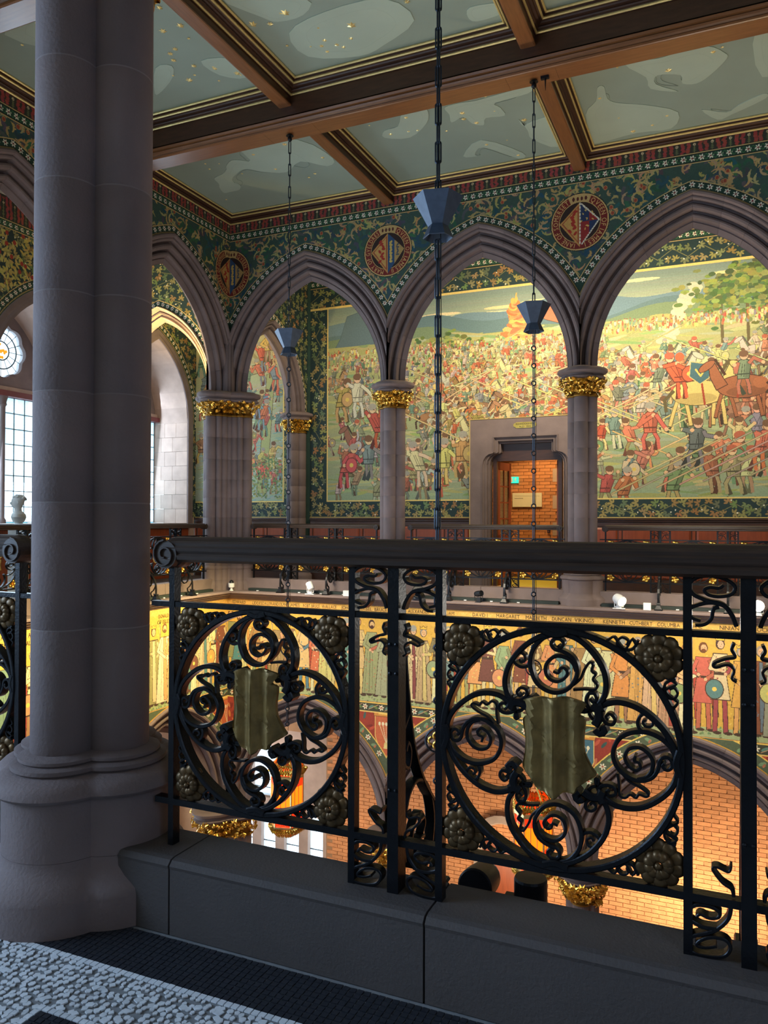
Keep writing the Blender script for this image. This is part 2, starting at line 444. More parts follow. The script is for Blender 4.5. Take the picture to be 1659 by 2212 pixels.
# ------------------------------------------------------------------ clustered columns
def outline(circ, dr, n=40):
    pts = []
    for k in range(n):
        th = 2*PI*k/n; ux, uy = math.cos(th), math.sin(th); best = .01
        for cx, cy, r in circ:
            r = r+dr; b = cx*ux+cy*uy; q = b*b-(cx*cx+cy*cy-r*r)
            if q >= 0: best = max(best, b+math.sqrt(q))
        pts.append((ux*best, uy*best))
    return pts
QUAD = [(.118, 0, .101), (-.118, 0, .101), (0, .118, .101), (0, -.118, .101)]
def stack0(circ, prof, n=48, gap=False):
    mb = MB(); rows = []
    for dr, z in prof: rows.append([(x, y, z) for x, y in outline(circ, dr, n)])
    return mb.grid(rows, True, True)
stack = stack0
COURSE = [.45, .85, 1.256, 1.61, 1.93, 2.29, 2.68, 3.05]
def leaf_cluster(mb, pos, nrm, up, s, rnd):
    """one gilded leaf: five lobes curling outwards"""
    t = nrm.cross(up).normalized()
    for k in range(5):
        a = (k-2)*.62+rnd.uniform(-.15, .15); dirv = (up*math.cos(a)+t*math.sin(a)).normalized(); L = s*(1-.12*abs(k-2))
        sd = dirv.cross(nrm).normalized()*s*.2
        b = pos; mid = pos+dirv*L*.55+nrm*s*.42; tip = pos+dirv*L+nrm*s*.12
        mb.add([b, mid-sd, tip, mid+sd, mid+nrm*s*.12], [(0, 1, 4), (1, 2, 4), (2, 3, 4), (3, 0, 4)])
def foliage(circ, z0, z1, dr0, dr1, rows=3, per=22, s=.07, seed=1):
    rnd = random.Random(seed); mb = MB()
    for j in range(rows):
        t = (j+.45)/rows; dr = dr0+(dr1-dr0)*t**1.6; pts = outline(circ, dr, 96)
        for k in range(per):
            x, y = pts[int((k+(j % 2)*.5)*96/per) % 96]; p = Vector((x, y, z0+(z1-z0)*t+rnd.uniform(-.012, .012)))
            leaf_cluster(mb, p, Vector((x, y, 0)).normalized(), Vector((rnd.uniform(-.5, .5), rnd.uniform(-.5, .5), 1 if rnd.random() > .3 else -1)).normalized(), s*rnd.uniform(.8, 1.2), rnd)
        # little berries
        for k in range(per//2):
            x, y = pts[rnd.randrange(96)]; r = .012
            mb.ell((x*1.04, y*1.04, z0+(z1-z0)*t+.03), r, r, r, 6, 4)
    return mb
def column_parts(circ, n=48, seed=1, low=False, ped=True):
    P = []; fl = .3 if circ is CORN else 1.0
    def stack(c_, pf, n_): return stack0(c_, [(a*(fl if z < .5 else 1), z) for a, z in pf], n_)
    z0 = 0
    if ped:
        P.append(('pedestal', stack(circ, [(.142, FLZ), (.142, .05), (.138, .07), (.105, .10), (.088, .125), (.082, .145), (.082, .155)], n), stone, 1))
        P.append(('pedestal', stack(circ, [(.082, .156), (.082, .335), (.10, .34), (.112, .352), (.108, .375), (.09, .392), (.062, .403), (.05, .405)], n), stone, 1))
        P.append(('base', stack(circ, [(.05, .405), (.058, .412), (.058, .424), (.046, .430), (.03, .431), (.036, .437), (.036, .446), (.022, .452), (.004, .458)], n), stone, 1))
    for a, b in zip(COURSE[:-1], COURSE[1:]):
        if n == 96 and circ is QUAD and a > .5: P.append(('mortar_joint', stack(circ, [(-.0015, a-.003), (-.0006, a-.002), (-.0006, a+.002), (-.0015, a+.003)], n), joint_m, 0))
        P.append(('stone', stack(circ, [(-.0025, a), (0, a+.0035), (0, b-.0035), (-.0025, b)], n), stone, 1))
    P.append(('capital_neck', stack(circ, [(0, 3.05), (.016, 3.055), (.018, 3.07), (.008, 3.082), (.002, 3.1), (-.02, 3.12), (-.02, 3.22), (.02, 3.30), (.05, 3.33)], n), bell_m, 1))
    P.append(('gilded_foliage', foliage(circ, 3.10, 3.31, .0, .115, 4, 26, .08, seed), gold, 0))
    P.append(('abacus', stack(circ, [(.03, 3.31), (.10, 3.315), (.115, 3.33), (.115, 3.345), (.09, 3.362), (.088, 3.385), (.13, 3.40), (.15, 3.42), (.15, 3.45), (.135, 3.47), (.09, 3.482), (.05, 3.50)], n), stone, 1))
    return P
MESHCACHE = {}
def put_column(key, circ, name, label, loc, group=None, n=48, seed=1, cat='column', ped=True):
    if key not in MESHCACHE:
        MESHCACHE[key] = [(a, mb.mesh(a, m_, sm)) for a, mb, m_, sm in column_parts(circ, n, seed, ped=ped)]
    t = thing(name, label, cat, loc, 0, group)
    for a, me in MESHCACHE[key]: link(a, me, t)
    return t
CORN = [(0, 0, .24), (.22, .08, .15), (-.08, -.22, .15), (.455, .0, .095), (.405, -.135, .048), (.30, -.17, .066), (.215, -.215, .062), (.17, -.30, .066), (.135, -.405, .048), (0, -.455, .095), (-.30, 0, .16), (0, .30, .16)]
GC = 'clustered stone columns of the upper arcade'
put_column('near', QUAD, 'stone_column', 'large clustered grey stone column in the left foreground beside the near railing', (-1.985, 2.03, 0), GC, 96)
put_column('q', QUAD, 'stone_column', 'clustered stone column with gilded capital, first free column right of the far left corner', (-5.075, 11.85, 0), GC)
put_column('q', QUAD, 'stone_column', 'clustered stone column with gilded capital standing right of the doorway', (-1.985, 11.85, 0), GC)
put_column('q', QUAD, 'stone_column', 'clustered stone column of the far arcade just beyond the right edge', (1.105, 11.85, 0), GC)
put_column('q', QUAD, 'stone_column', 'clustered stone column of the left arcade hidden behind the foreground column', (-8.396, 8.53, 0), GC)
put_column('q', QUAD, 'stone_column', 'clustered stone column of the left arcade nearest the foreground', (-8.396, 5.44, 0), GC)
put_column('q', QUAD, 'stone_column', 'clustered stone column of the near arcade, next bay to the left', (-5.075, 2.03, 0), GC)
put_column('q', QUAD, 'stone_column', 'clustered stone column of the near arcade, next bay to the right', (1.105, 2.03, 0), GC)
put_column('c', CORN, 'corner_pier', 'wide fluted stone corner pier with gilded capital between left and far arcades', (-8.396, 11.85, 0), None, 288, 5, 'pier')
put_column('qe', [(.105, 0, .113), (-.105, 0, .113), (0, -.105, .113), (0, .2, .15)], 'engaged_column', 'half column with gilded capital against the mural wall, seen through the first far arch', (-8.396, 14.40, 0), None, 48, 3, 'column')
put_column('qe2', [(.105, 0, .113), (-.2, 0, .15), (0, -.105, .113), (0, .105, .113)], 'engaged_column', 'half column against the window wall of the left gallery', (-11.0, 11.85, 0), None, 48, 3, 'column')
# lower columns: same make, standing on the ground floor 7.4 m lower
def put_low(circ, key, name, label, loc, cat='column'):
    if key not in MESHCACHE:
        k = 1.25; L = []
        n = 48
        for a, b in zip([-7.4, -6.9, -6.4, -5.9, -5.4, -4.9], [-6.9, -6.4, -5.9, -5.4, -4.9, -4.42]):
            L.append(('stone', stack(circ, [(.02, a), (.023, a+.004), (.023, b-.004), (.02, b)], n).mesh('stone', stone)))
        L.append(('capital_neck', stack(circ, [(.02, -4.42), (.045, -4.41), (.045, -4.39), (.02, -4.37), (.02, -4.2), (.04, -4.08)], n).mesh('capital_neck', bell_m, True)))
        L.append(('gilded_foliage', foliage(circ, -4.38, -4.08, .03, .19, 4, 24, .10, 4).mesh('gilded_foliage', gold)))
        L.append(('abacus', stack(circ, [(.05, -4.09), (.15, -4.085), (.17, -4.05), (.14, -4.02), (.14, -3.99), (.19, -3.96), (.20, -3.92), (.17, -3.90), (.05, -3.90)], n).mesh('abacus', stone, True)))
        MESHCACHE[key] = L
    t = thing(name, label, cat, loc, 0, 'columns of the lower arcade')
    for a, me in MESHCACHE[key]: link(a, me, t)
put_low(QUAD, 'lq', 'lower_column', 'lower arcade column with gilded capital seen below the right railing panel', (-1.985, 11.85, 0))
put_low(QUAD, 'lq', 'lower_column', 'lower arcade column with gilded capital, next left of the one below the right railing panel', (-5.075, 11.85, 0))
put_low(QUAD, 'lq', 'lower_column', 'lower arcade column of the far side at the right edge', (1.105, 11.85, 0))
put_low(QUAD, 'lq', 'lower_column', 'lower column on the left side of the hall', (-8.396, 8.53, 0))
put_low(CORN, 'lc', 'lower_pier', 'lower corner pier with wide gilded capital below the left railing panel', (-8.396, 11.85, 0), 'pier')

# ------------------------------------------------------------------ slabs and outer walls
def st(name, mb, m_, **k):
    o = mb.build(name, m_, **k); o['kind'] = 'structure'; return o
floor = st('floor', MB().box(-8.6, -1.2, -.40, 7.2, 1.90, FLZ-.004), grout)
st('floor_far', MB().box(-12.0, 11.9, -.40, 7.2, 14.5, FLZ), slate)
st('floor_left', MB().box(-12.0, -1.2, -.40, -8.45, 11.9, FLZ), slate)
st('floor_lower', MB().box(-12.0, -1.2, -7.6, 7.2, 14.5, -7.4), stone2)
st('ceiling_far', MB().box(-12.0, 12.08, 6.66, 7.2, 14.6, 6.8), cream)
st('ceiling_left', MB().box(-12.1, -1.2, 6.66, -8.6, 12.08, 6.8), cream)
st('ceiling_near', MB().box(-8.6, -1.2, 6.66, 7.2, 1.8, 6.8), cream)
st('wall_gallery_near', MB().box(-8.6, -1.4, -7.6, 7.2, -1.2, 6.8), cream)
st('wall_right', MB().box(7.2, -1.4, -7.6, 7.4, 14.8, 6.8), stone2)
# far gallery back wall with the door opening (X -4.2..-2.8)
DX0, DX1, DZ = -4.24, -2.72, 2.74
wg = st('wall_gallery_far', MB().box(-12.0, 14.5, FLZ, DX0-.32, 14.7, 6.7).box(DX1+.32, 14.5, FLZ, 7.2, 14.7, 6.7).box(DX0-.32, 14.5, 3.16, DX1+.32, 14.7, 6.7), greenp)
# lower back wall: mortar core, bricks in front
lw = st('wall_aisle_far', MB().box(-7.7, 14.5, -7.5, 7.2, 14.7, FLZ).box(-12.0, 14.5, -7.5, -10.0, 14.7, FLZ).box(-10.0, 14.5, -3.3, -7.7, 14.7, FLZ), mortar)
def lancets(name, M, xs, r, zb, zs_, ztop, lo, hi, parent, zl=-7.5):
    mb = MB(); S = sorted(set([round(lo+(hi-lo)*i/60, 4) for i in range(61)]+[x+d_ for x in xs for d_ in (-r, r)]))
    for x0, x1 in zip(S[:-1], S[1:]):
        xm = (x0+x1)/2; ins = [h for h in xs if abs(xm-h) < r]
        if ins:
            q0, q1 = [zs_+r*1.35*math.sqrt(max(0, 1-min(1, abs(x-ins[0])/r)**2)) for x in (x0, x1)]
            for d in (0, .25):
                mb.add([M(x0, d, q0), M(x1, d, q1), M(x1, d, ztop), M(x0, d, ztop)], [(0, 1, 2, 3)])
                mb.add([M(x0, d, zl), M(x1, d, zl), M(x1, d, zb), M(x0, d, zb)], [(0, 1, 2, 3)])
            mb.add([M(x0, 0, q0), M(x1, 0, q1), M(x1, .25, q1), M(x0, .25, q0)], [(0, 1, 2, 3)])
        else:
            for d in (0, .25): mb.add([M(x0, d, zl), M(x1, d, zl), M(x1, d, ztop), M(x0, d, ztop)], [(0, 1, 2, 3)])
    for h in xs:
        for sg in (-1, 1): mb.add([M(h+sg*r, 0, zb), M(h+sg*r, .25, zb), M(h+sg*r, .25, zs_), M(h+sg*r, 0, zs_)], [(0, 1, 2, 3)])
    return mb.build(name, stone2, parent)
lancets('lancet_tracery', lambda a, d, z: (a, 14.5+d, z), (-9.7, -9.12, -8.54, -7.96), .18, -7.2, -5.3, -4.95, -10.0, -7.7, lw)
lancets('lancet_tracery', lambda a, d, z: (a, 14.5+d, z), (-9.2,), .34, -4.8, -4.1, -3.3, -10.0, -7.7, lw, -4.95)
bm = MB().box(-.115, -.02, -.0335, .115, .01, .0335).mesh('brick', brick_m)
cand = []
for j in range(58):
    z = -6.3+j*.075
    for i in range(45):
        x = -7.55+(i+(j % 2)*.5)*.243
        cand.append((abs(x+.2)*.6+abs(z+3.6), x, z))
cand.sort(); rest = MB()
for q, x, z in cand:
    if z > -2.0 or x > 3: continue
    if bm.users < 300: link('brick', bm, lw, loc=(x, 14.5+random.Random(x*z).uniform(-.002, .003), z))
    else: rest.box(x-.115, 14.48, z-.0335, x+.115, 14.51, z+.0335)
o = rest.build('bricks', brick_m, lw); o['kind'] = 'stuff'
# stone doorway seen deep below the near panel
dw = thing('lower_doorway', 'small arched stone doorway in the orange brick wall below', 'doorway', (-3.9, 14.44, 0))
st_ = MB().box(-8.62, 11.64, 3.5, -8.18, 12.06, 4.7).build('corner_block', stone, walls['wall_far'])
mb = MB(); mb.lathe([(.13, 3.49), (.13, 4.5), (.02, 4.8)], (-8.24, 11.69, 0), 20); mb.build('corner_shaft', stone, walls['wall_far'], True)
MB().box(-8.62, 11.64, -3.9, -8.18, 12.06, -2.9).build('corner_block', stone, walls['wall_farl'])
mb = MB(); rows = []
for t in range(13):
    a = PI*t/12; rows.append([(r_*math.cos(a), d_, -4.9+r_*math.sin(a)) for r_, d_ in ((.55, 0), (.55, -.06), (.42, -.08), (.38, -.02), (.38, .03))])
mb.grid(rows); mb.box(-.55, -.06, -7.4, -.38, .03, -4.9).box(.38, -.06, -7.4, .55, .03, -4.9).build('stone_surround', stone2, dw)
MB().box(-.38, -.01, -7.4, .38, .02, -4.88).build('wooden_door', dado_m, dw)

# cornice and ledge towards the hall, both visible sides, mitred in the corner
def run(name, prof, m_, sides=('far', 'left'), z0=0, parent=None, smooth=False, s1=7.2, y0=2.26):
    mb = MB()
    if 'far' in sides: mb.grid([[F_far(-8.166-d, d, z) for d, z in prof], [F_far(s1, d, z) for d, z in prof]])
    if 'left' in sides: mb.grid([[F_left(11.62+d, d, z) for d, z in prof], [F_left(y0, d, z) for d, z in prof]])
    if 'near' in sides: mb.grid([[F_near(-8.166-d, d, z) for d, z in prof], [F_near(s1, d, z) for d, z in prof]])
    o = mb.build(name, m_, parent, smooth)
    if not parent: o['kind'] = 'structure'
    return o
cprof = [(.0, -.185), (-.02, -.185), (-.03, -.165), (-.06, -.155), (-.075, -.145), (-.08, -.128), (-.10, -.122), (-.135, -.105), (-.14, -.085), (-.165, -.08), (-.185, -.07), (-.185, -.045), (-.175, -.036), (.35, -.036)]
run('trim_1', cprof, stone, ('far', 'left', 'near'))
# kerb stones the railings stand on
def kerb(F, s0, s1, near=False):
    L = []; n = max(1, int(round((s1-s0)/1.2)))
    for i in range(n):
        a = s0+(s1-s0)*i/n+.003; b = s0+(s1-s0)*(i+1)/n-.003
        if near: pf = [(.365, FLZ), (.365, .150), (.368, .160), (.355, .174), (.340, .178), (.16, .178), (.15, .168), (.15, -.04)]
        else: pf = [(.13, -.04), (.13, .165), (.14, .178), (.33, .178), (.345, .16), (.345, FLZ)]
        mb = MB(); mb.grid([[F(a, d, z) for d, z in pf], [F(b, d, z) for d, z in pf]])
        n_ = len(pf); mb.f.append(tuple(range(n_))); mb.f.append(tuple(range(n_, 2*n_)))
        L.append(mb)
    return L
kw = {'far': walls['wall_farl'], 'left': walls['wall_leftl'], 'near': nb}
for cx in CX[:3]:
    for mb in kerb(F_far, cx-1.3, cx+1.3): mb.build('kerb_stone', stone, kw['far'])
for cy in CY:
    for mb in kerb(F_left, cy-1.3, cy+1.3): mb.build('kerb_stone', stone, kw['left'])
for cx in CX[:3]:
    for a, b in ((cx-1.3, cx-1.10), (cx-1.10, cx-.40+.12), (cx-.28, cx+.55), (cx+.55, cx+1.3)):
        for mb in kerb(F_near, a, b, True)[:1]: mb.build('kerb_stone', slate, kw['near'])

# ------------------------------------------------------------------ transverse arches of the corner bay
F_tx = lambda s, d, z: (s, 11.65+d, z)
F_ty = lambda s, d, z: (-8.196-d, s, z)
for nm, F, cx, a, lo, hi, lab in (('wall_transverse', F_tx, -9.80, 1.02, -11.1, -8.5, ''), ('wall_transverse_far', F_ty, 13.15, .96, 11.95, 14.5, '')):
    mb = MB(); n = 40; T = .4; S = [lo+(hi-lo)*i/n for i in range(n+1)]
    for x0, x1 in zip(S[:-1], S[1:]):
        z0, z1 = arch_h(x0, cx, a, .55, 3.5, .22), arch_h(x1, cx, a, .55, 3.5, .22)
        for d in (0, T): mb.add([F(x0, d, z0), F(x1, d, z1), F(x1, d, 6.66), F(x0, d, 6.66)], [(0, 1, 2, 3)])
        mb.add([F(x0, 0, z0), F(x1, 0, z1), F(x1, T, z1), F(x0, T, z0)], [(0, 1, 2, 3)])
    o = mb.build(nm, greenp); o['kind'] = 'structure'; walls[nm] = o
    arch_ring(o, F, cx, a, .55, 3.5, .24, T, 1.6, nv=6, seg=3, rolls=3, m=stone2 if nm == 'wall_transverse' else stone)

# ------------------------------------------------------------------ window wall of the left gallery (face X=-11.1, glass X=-12)
F_win = lambda s, d, z: (-11.1-d, s, z)
RA, RC, RZ = 1.0, .9, 3.4
ww = MB(); cs = [13.2, 10.07, 6.98, 3.89]
S = sorted(set([round(-1.2+i*.05, 4) for i in range(int(15.7/.05)+1)]+[c_-1 for c_ in cs]+[c_+1 for c_ in cs]+cs))
for x0, x1 in zip(S[:-1], S[1:]):
    xm = (x0+x1)/2; ins = [c_ for c_ in cs if abs(xm-c_) < 1]
    if ins:
        z0, z1 = arch_h(x0, ins[0], RA, RC, RZ, 0), arch_h(x1, ins[0], RA, RC, RZ, 0)
        ww.add([F_win(x0, 0, FLZ), F_win(x1, 0, FLZ), F_win(x1, 0, 1.1), F_win(x0, 0, 1.1)], [(0, 1, 2, 3)])
    else: z0 = z1 = FLZ
    ww.add([F_win(x0, 0, z0), F_win(x1, 0, z1), F_win(x1, 0, 6.7), F_win(x0, 0, 6.7)], [(0, 1, 2, 3)])
    ww.add([F_win(x0, .95, 5.3), F_win(x1, .95, 5.3), F_win(x1, .95, 6.8), F_win(x0, .95, 6.8)], [(0, 1, 2, 3)])
wwo = st('wall_window_side', ww, stone2)
def octo(cy, cz, R, r, n=8, ph=0):
    pts = []
    for k in range(n*7):
        th = 2*PI*k/(n*7)+ph
        best = 0
        for j in range(n):
            a = 2*PI*j/n; x, y = R*math.cos(a), R*math.sin(a); b = x*math.cos(th)+y*math.sin(th); q = b*b-(R*R-r*r)
            if q >= 0: best = max(best, b+math.sqrt(q))
        pts.append((cy+best*math.cos(th), cz+best*math.sin(th)))
    return pts
def panes(parent, y0, y1, z0, z1, ny, nz, X):
    dy, dz = (y1-y0)/ny, (z1-z0)/nz
    me = MB().box(-.003, 0, 0, .003, dy-.012, dz-.012).mesh('pane', glassm)
    for i in range(ny):
        for j in range(nz): link('pane', me, parent, loc=(X, y0+i*dy+.006, z0+j*dz+.006))
    mb = MB()
    for i in range(ny+1): mb.box(X-.009, y0+i*dy-.007, z0, X+.009, y0+i*dy+.007, z1)
    for j in range(nz+1): mb.box(X-.009, y0, z0+j*dz-.007, X+.009, y1, z0+j*dz+.007)
    mb.build('lead_cames', leadm, parent)
wi = 0
for cy in cs:
    wi += 1
    w_ = st('window_%d' % wi, MB().box(-12.08, cy-1.0, 1.02, -11.1, cy+1.0, 1.14), stone2)     # sill
    # reveal: arch soffit in voussoirs and jamb stones
    path = []
    for k in range(13): path.append(arch_pt(cy, RA, RC, RZ, 0, k/12, -1))
    for k in range(13): path.append(arch_pt(cy, RA, RC, RZ, 0, 1-k/12, 1))
    for k in range(0, 24, 2):
        seg = path[k:k+3] if k < 12 else path[k+1:k+4]
        if len(seg) < 3: continue
        mb = MB()
        mb.grid([[F_win(y, d, z) for d in (-.004, .45, .95)] for y, z in seg])
        mb.build('voussoir', stone2, w_)
    for sgn in (-1, 1):
        for j in range(7):
            for q in range(3):
                z0 = 1.14+j*.323; d0 = q*.317+(.1 if j % 2 else 0)*(q > 0)
                d1 = (q+1)*.317+(.1 if j % 2 and q < 2 else 0); d1 = min(d1, .95)
                mb = MB(); y = cy+sgn*1.0
                M = lambda a, b, c_: (-11.1-a, y-sgn*b+sgn*.0, c_)
                mb.box(d0+.003, -.04, z0+.003, d1-.003, .004, z0+.32, M); mb.build('stone', stone2, w_)
    # face moulding around the recess
    arch = MB(); rows = []
    pf = [(.0, -.0), (.0, -.03), (.05, -.035), (.10, -.02), (.18, -.02), (.20, 0)]
    for k in range(13): rows.append([F_win(*(lambda p: (p[0], d_, p[1]))(arch_pt(cy, RA, RC, RZ, w__, k/12, -1))) for w__, d_ in pf])
    for k in range(13): rows.append([F_win(*(lambda p: (p[0], d_, p[1]))(arch_pt(cy, RA, RC, RZ, w__, 1-k/12, 1))) for w__, d_ in pf])
    rows = [[F_win(cy-1-w__, d_, 1.1) for w__, d_ in pf]]+rows+[[F_win(cy+1+w__, d_, 1.1) for w__, d_ in pf]]
    arch.grid(rows).build('arch_moulding', stone, w_)
    # tympanum with a pierced rosette
    hole = octo(cy, 4.27, .30, .19); outer = [(cy-1.0, 3.62), (cy+1.0, 3.62)]+[arch_pt(cy, RA, RC, RZ, 0, t/10, 1) for t in range(2, 11)]+[arch_pt(cy, RA, RC, RZ, 0, t/10, -1) for t in range(9, 1, -1)]
    lo_ = [Vector((a, b, 0)) for a, b in outer]; li = [Vector((a, b, 0)) for a, b in hole[::-1]]
    tr = tessellate_polygon([lo_, li]); al = outer+hole[::-1]
    mb = MB(); mb.add([(-12.0, a, b) for a, b in al], [tuple(t) for t in tr]).add([(-12.12, a, b) for a, b in al], [tuple(t) for t in tr])
    n = len(hole); big = octo(cy, 4.27, .32, .22)
    mb.grid([[(-12.0, a, b) for a, b in big], [(-11.97, a, b) for a, b in hole], [(-12.12, a, b) for a, b in hole]], True)
    mb.build('tracery', stone, w_)
    g = MB(); g.add([(-12.05, a, b) for a, b in hole], [tuple(t) for t in tessellate_polygon([[Vector((a, b, 0)) for a, b in hole]])]); g.build('rosette_glass', glassm, w_)
    g = MB()
    for rr in (.17, .33): g.tube([(-12.04, cy+rr*math.cos(2*PI*k/32), 4.27+rr*math.sin(2*PI*k/32)) for k in range(32)], .012, 5, True)
    for k in range(16):
        a = 2*PI*k/16; g.tube([(-12.04, cy+.17*math.cos(a), 4.27+.17*math.sin(a)), (-12.04, cy+.47*math.cos(a), 4.27+.47*math.sin(a))], .006, 4)
    g.build('rosette_cames', leadm, w_)
    g = MB()
    rn = random.Random(5)
    for k in range(14):
        a, r_ = rn.uniform(0, 6.28), rn.uniform(0, .13); g.ell((-12.045, cy+r_*math.cos(a), 4.27+r_*math.sin(a)), .004, .03, .03, 7, 4)
    g.build('coloured_glass', orglass, w_)
    MB().box(-12.1, cy-1.0, 3.44, -11.88, cy+1.0, 3.54).build('transom_beam', redbeam, w_)
    MB().box(-12.1, cy-1.0, 3.54, -11.94, cy+1.0, 3.62).build('transom_stone', stone2, w_)
    mb = MB(); mb.lathe([(.07, 1.14), (.07, 1.2), (.045, 1.24), (.045, 3.25), (.07, 3.29), (.06, 3.33), (.09, 3.44)], (-11.98, cy, 0), 12); mb.build('mullion', stone, w_, True)
    for sgn in (-1, 1):
        panes(w_, *(sorted((cy+sgn*.05, cy+sgn*.98))), 1.16, 3.44, 4, 8, -12.03)
# lower windows: pairs of lancets in the left aisle wall
lwin = MB(); holes = []
for cy in cs:
    for k in (-.66, 0, .66): holes.append((cy+k, .24))
S = sorted(set([round(-1.2+i*.06, 4) for i in range(int(15.7/.06)+1)]+[h+d_ for h, r_ in holes for d_ in (-r_, r_)]))
for x0, x1 in zip(S[:-1], S[1:]):
    xm = (x0+x1)/2; ins = [h for h in holes if abs(xm-h[0]) < h[1]]
    def hz(x):
        h, r_ = ins[0]; q = min(1, abs(x-h)/r_); return -3.9+r_*1.3*math.sqrt(max(0, 1-q*q))
    if ins:
        z0, z1 = hz(x0), hz(x1)
        for X_ in (-11.6, -11.9):
            lwin.add([(X_, x0, -7.5), (X_, x1, -7.5), (X_, x1, -6.2), (X_, x0, -6.2)], [(0, 1, 2, 3)]).add([(X_, x0, z0), (X_, x1, z1), (X_, x1, -.05), (X_, x0, -.05)], [(0, 1, 2, 3)])
        lwin.add([(-11.6, x0, z0), (-11.6, x1, z1), (-11.9, x1, z1), (-11.9, x0, z0)], [(0, 1, 2, 3)])
    else:
        for X_ in (-11.6, -11.9): lwin.add([(X_, x0, -7.5), (X_, x1, -7.5), (X_, x1, -.05), (X_, x0, -.05)], [(0, 1, 2, 3)])
for h, r_ in holes:
    for sgn in (-1, 1): lwin.add([(-11.6, h+sgn*r_, -6.2), (-11.9, h+sgn*r_, -6.2), (-11.9, h+sgn*r_, -3.9), (-11.6, h+sgn*r_, -3.9)], [(0, 1, 2, 3)])
lwo = st('wall_aisle_left', lwin, stone2)
for i, (h, r_) in enumerate(holes):
    wi += 1
    pl = [(h-r_, -6.2), (h+r_, -6.2)]+[(h+r_*math.cos(PI*k/10), -3.9+r_*1.3*math.sin(PI*k/10)) for k in range(11)]
    g = MB(); g.add([(-11.75, a, b) for a, b in pl], [tuple(t) for t in tessellate_polygon([[Vector((a, b, 0)) for a, b in pl]])]); w_ = st('window_%d' % wi, g, glassm)
    mb = MB()
    for j in range(6): mb.box(-11.76, h-r_, -6.2+j*.42-.008, -11.735, h+r_, -6.2+j*.42+.008)
    mb.build('lead_cames', leadm, w_)
for xs, r_, zb, zt in (((-9.7, -9.12, -8.54, -7.96), .18, -7.2, -5.3), ((-9.2,), .34, -4.8, -4.1)):
    for h in xs:
        wi += 1; pl = [(h-r_, zb), (h+r_, zb)]+[(h+r_*math.cos(PI*k/10), zt+r_*1.35*math.sin(PI*k/10)) for k in range(11)]
        g = MB(); g.add([(a, 14.62, b) for a, b in pl], [tuple(t) for t in tessellate_polygon([[Vector((a, b, 0)) for a, b in pl]])]); w_ = st('window_%d' % wi, g, glassm)
        mb = MB()
        for j in range(1, 5): mb.box(h-r_, 14.61, zb+j*(zt-zb)/4-.008, h+r_, 14.63, zb+j*(zt-zb)/4+.008)
        mb.build('lead_cames', leadm, w_)
# building across the street
bl = thing('street_building', 'pale stone building across the street seen through the leaded window', 'building', (-26, 12, -8))
MB().box(-3, -30, 0, 0, 34, 16.2).build('facade', clothm, bl)
me = MB().box(-.02, -.62, -1.0, .05, .62, 1.0).mesh('window', cyanw)
fr = MB()
for yy in (-.66, 0, .62): fr.box(.03, yy, -1.04, .10, yy+.05, 1.04)
for zz in (-1.04, -.35, .3, .98): fr.box(.03, -.66, zz, .10, .67, zz+.05)
frm = fr.mesh('window_frame', clothm)
for i in range(-4, 8):
    for j in range(3):
        w_ = link('window', me, bl, loc=(.0, i*2.6, 5.2+j*4.0)); link('window_frame', frm, w_)

# ------------------------------------------------------------------ painted decoration
rnd = random.Random(11)
def jit(c, a=10, r=None):
    r = r or rnd; return tuple(int(max(0, min(255, v+r.uniform(-a, a)))) for v in c)
def star6(A, x, z, r, c1=(232, 226, 206), c2=(120, 30, 26)):
    for k in range(6):
        a = PI*k/3+.2; A.ell(x+r*.62*math.cos(a), z+r*.62*math.sin(a), r*.42, r*.22, c1, a)
    A.ell(x, z, r*.3, r*.3, c2)
def hband(A, x0, x1, z0, z1, phase=0, step=.118):
    A.rect(x0, x1, z0, z1, (28, 62, 48)); g = (196, 170, 112)
    A.rect(x0, x1, z0, z0+.012, g); A.rect(x0, x1, z1-.012, z1, g)
    A.rect(x0, x1, z0+.012, z0+.022, (18, 26, 22)); A.rect(x0, x1, z1-.022, z1-.012, (18, 26, 22))
    zc = (z0+z1)/2; x = x0+phase
    while x < x1:
        for sg in (-1, 1):
            A.line([(x-.04, zc), (x, zc+sg*.04), (x+.04, zc)], .012, (52, 104, 66))
        star6(A, x+step/2, zc, .041); x += step
def redfrieze(A, x0, x1, z0, z1):
    A.rect(x0, x1, z0, z1, (48, 48, 40)); zc = (z0+z1)/2; h = (z1-z0)
    x = x0+.05; r = random.Random(3)
    while x < x1:
        for s in (-1, 1):
            cx = x+s*.036
            for k in range(7):
                A.ell(cx+r.uniform(-.014, .014), z0+h*(.14+.12*k), .026, h*.1, jit((150, 64, 58), 10, r), r.uniform(-.6, .6))
        cx = x+.115
        for k in range(4): A.ell(cx, z0+h*(.18+.13*k), .026-.004*k, h*.05, (86, 96, 66))
        A.line([(cx, z0+.01), (cx, z1-.04)], .01, (110, 110, 70))
        star6(A, cx, z0+h*.66, .022, (214, 200, 160)); 
        A.ell(cx, z1-h*.14, .03, h*.05, (136, 60, 48)); x += .23
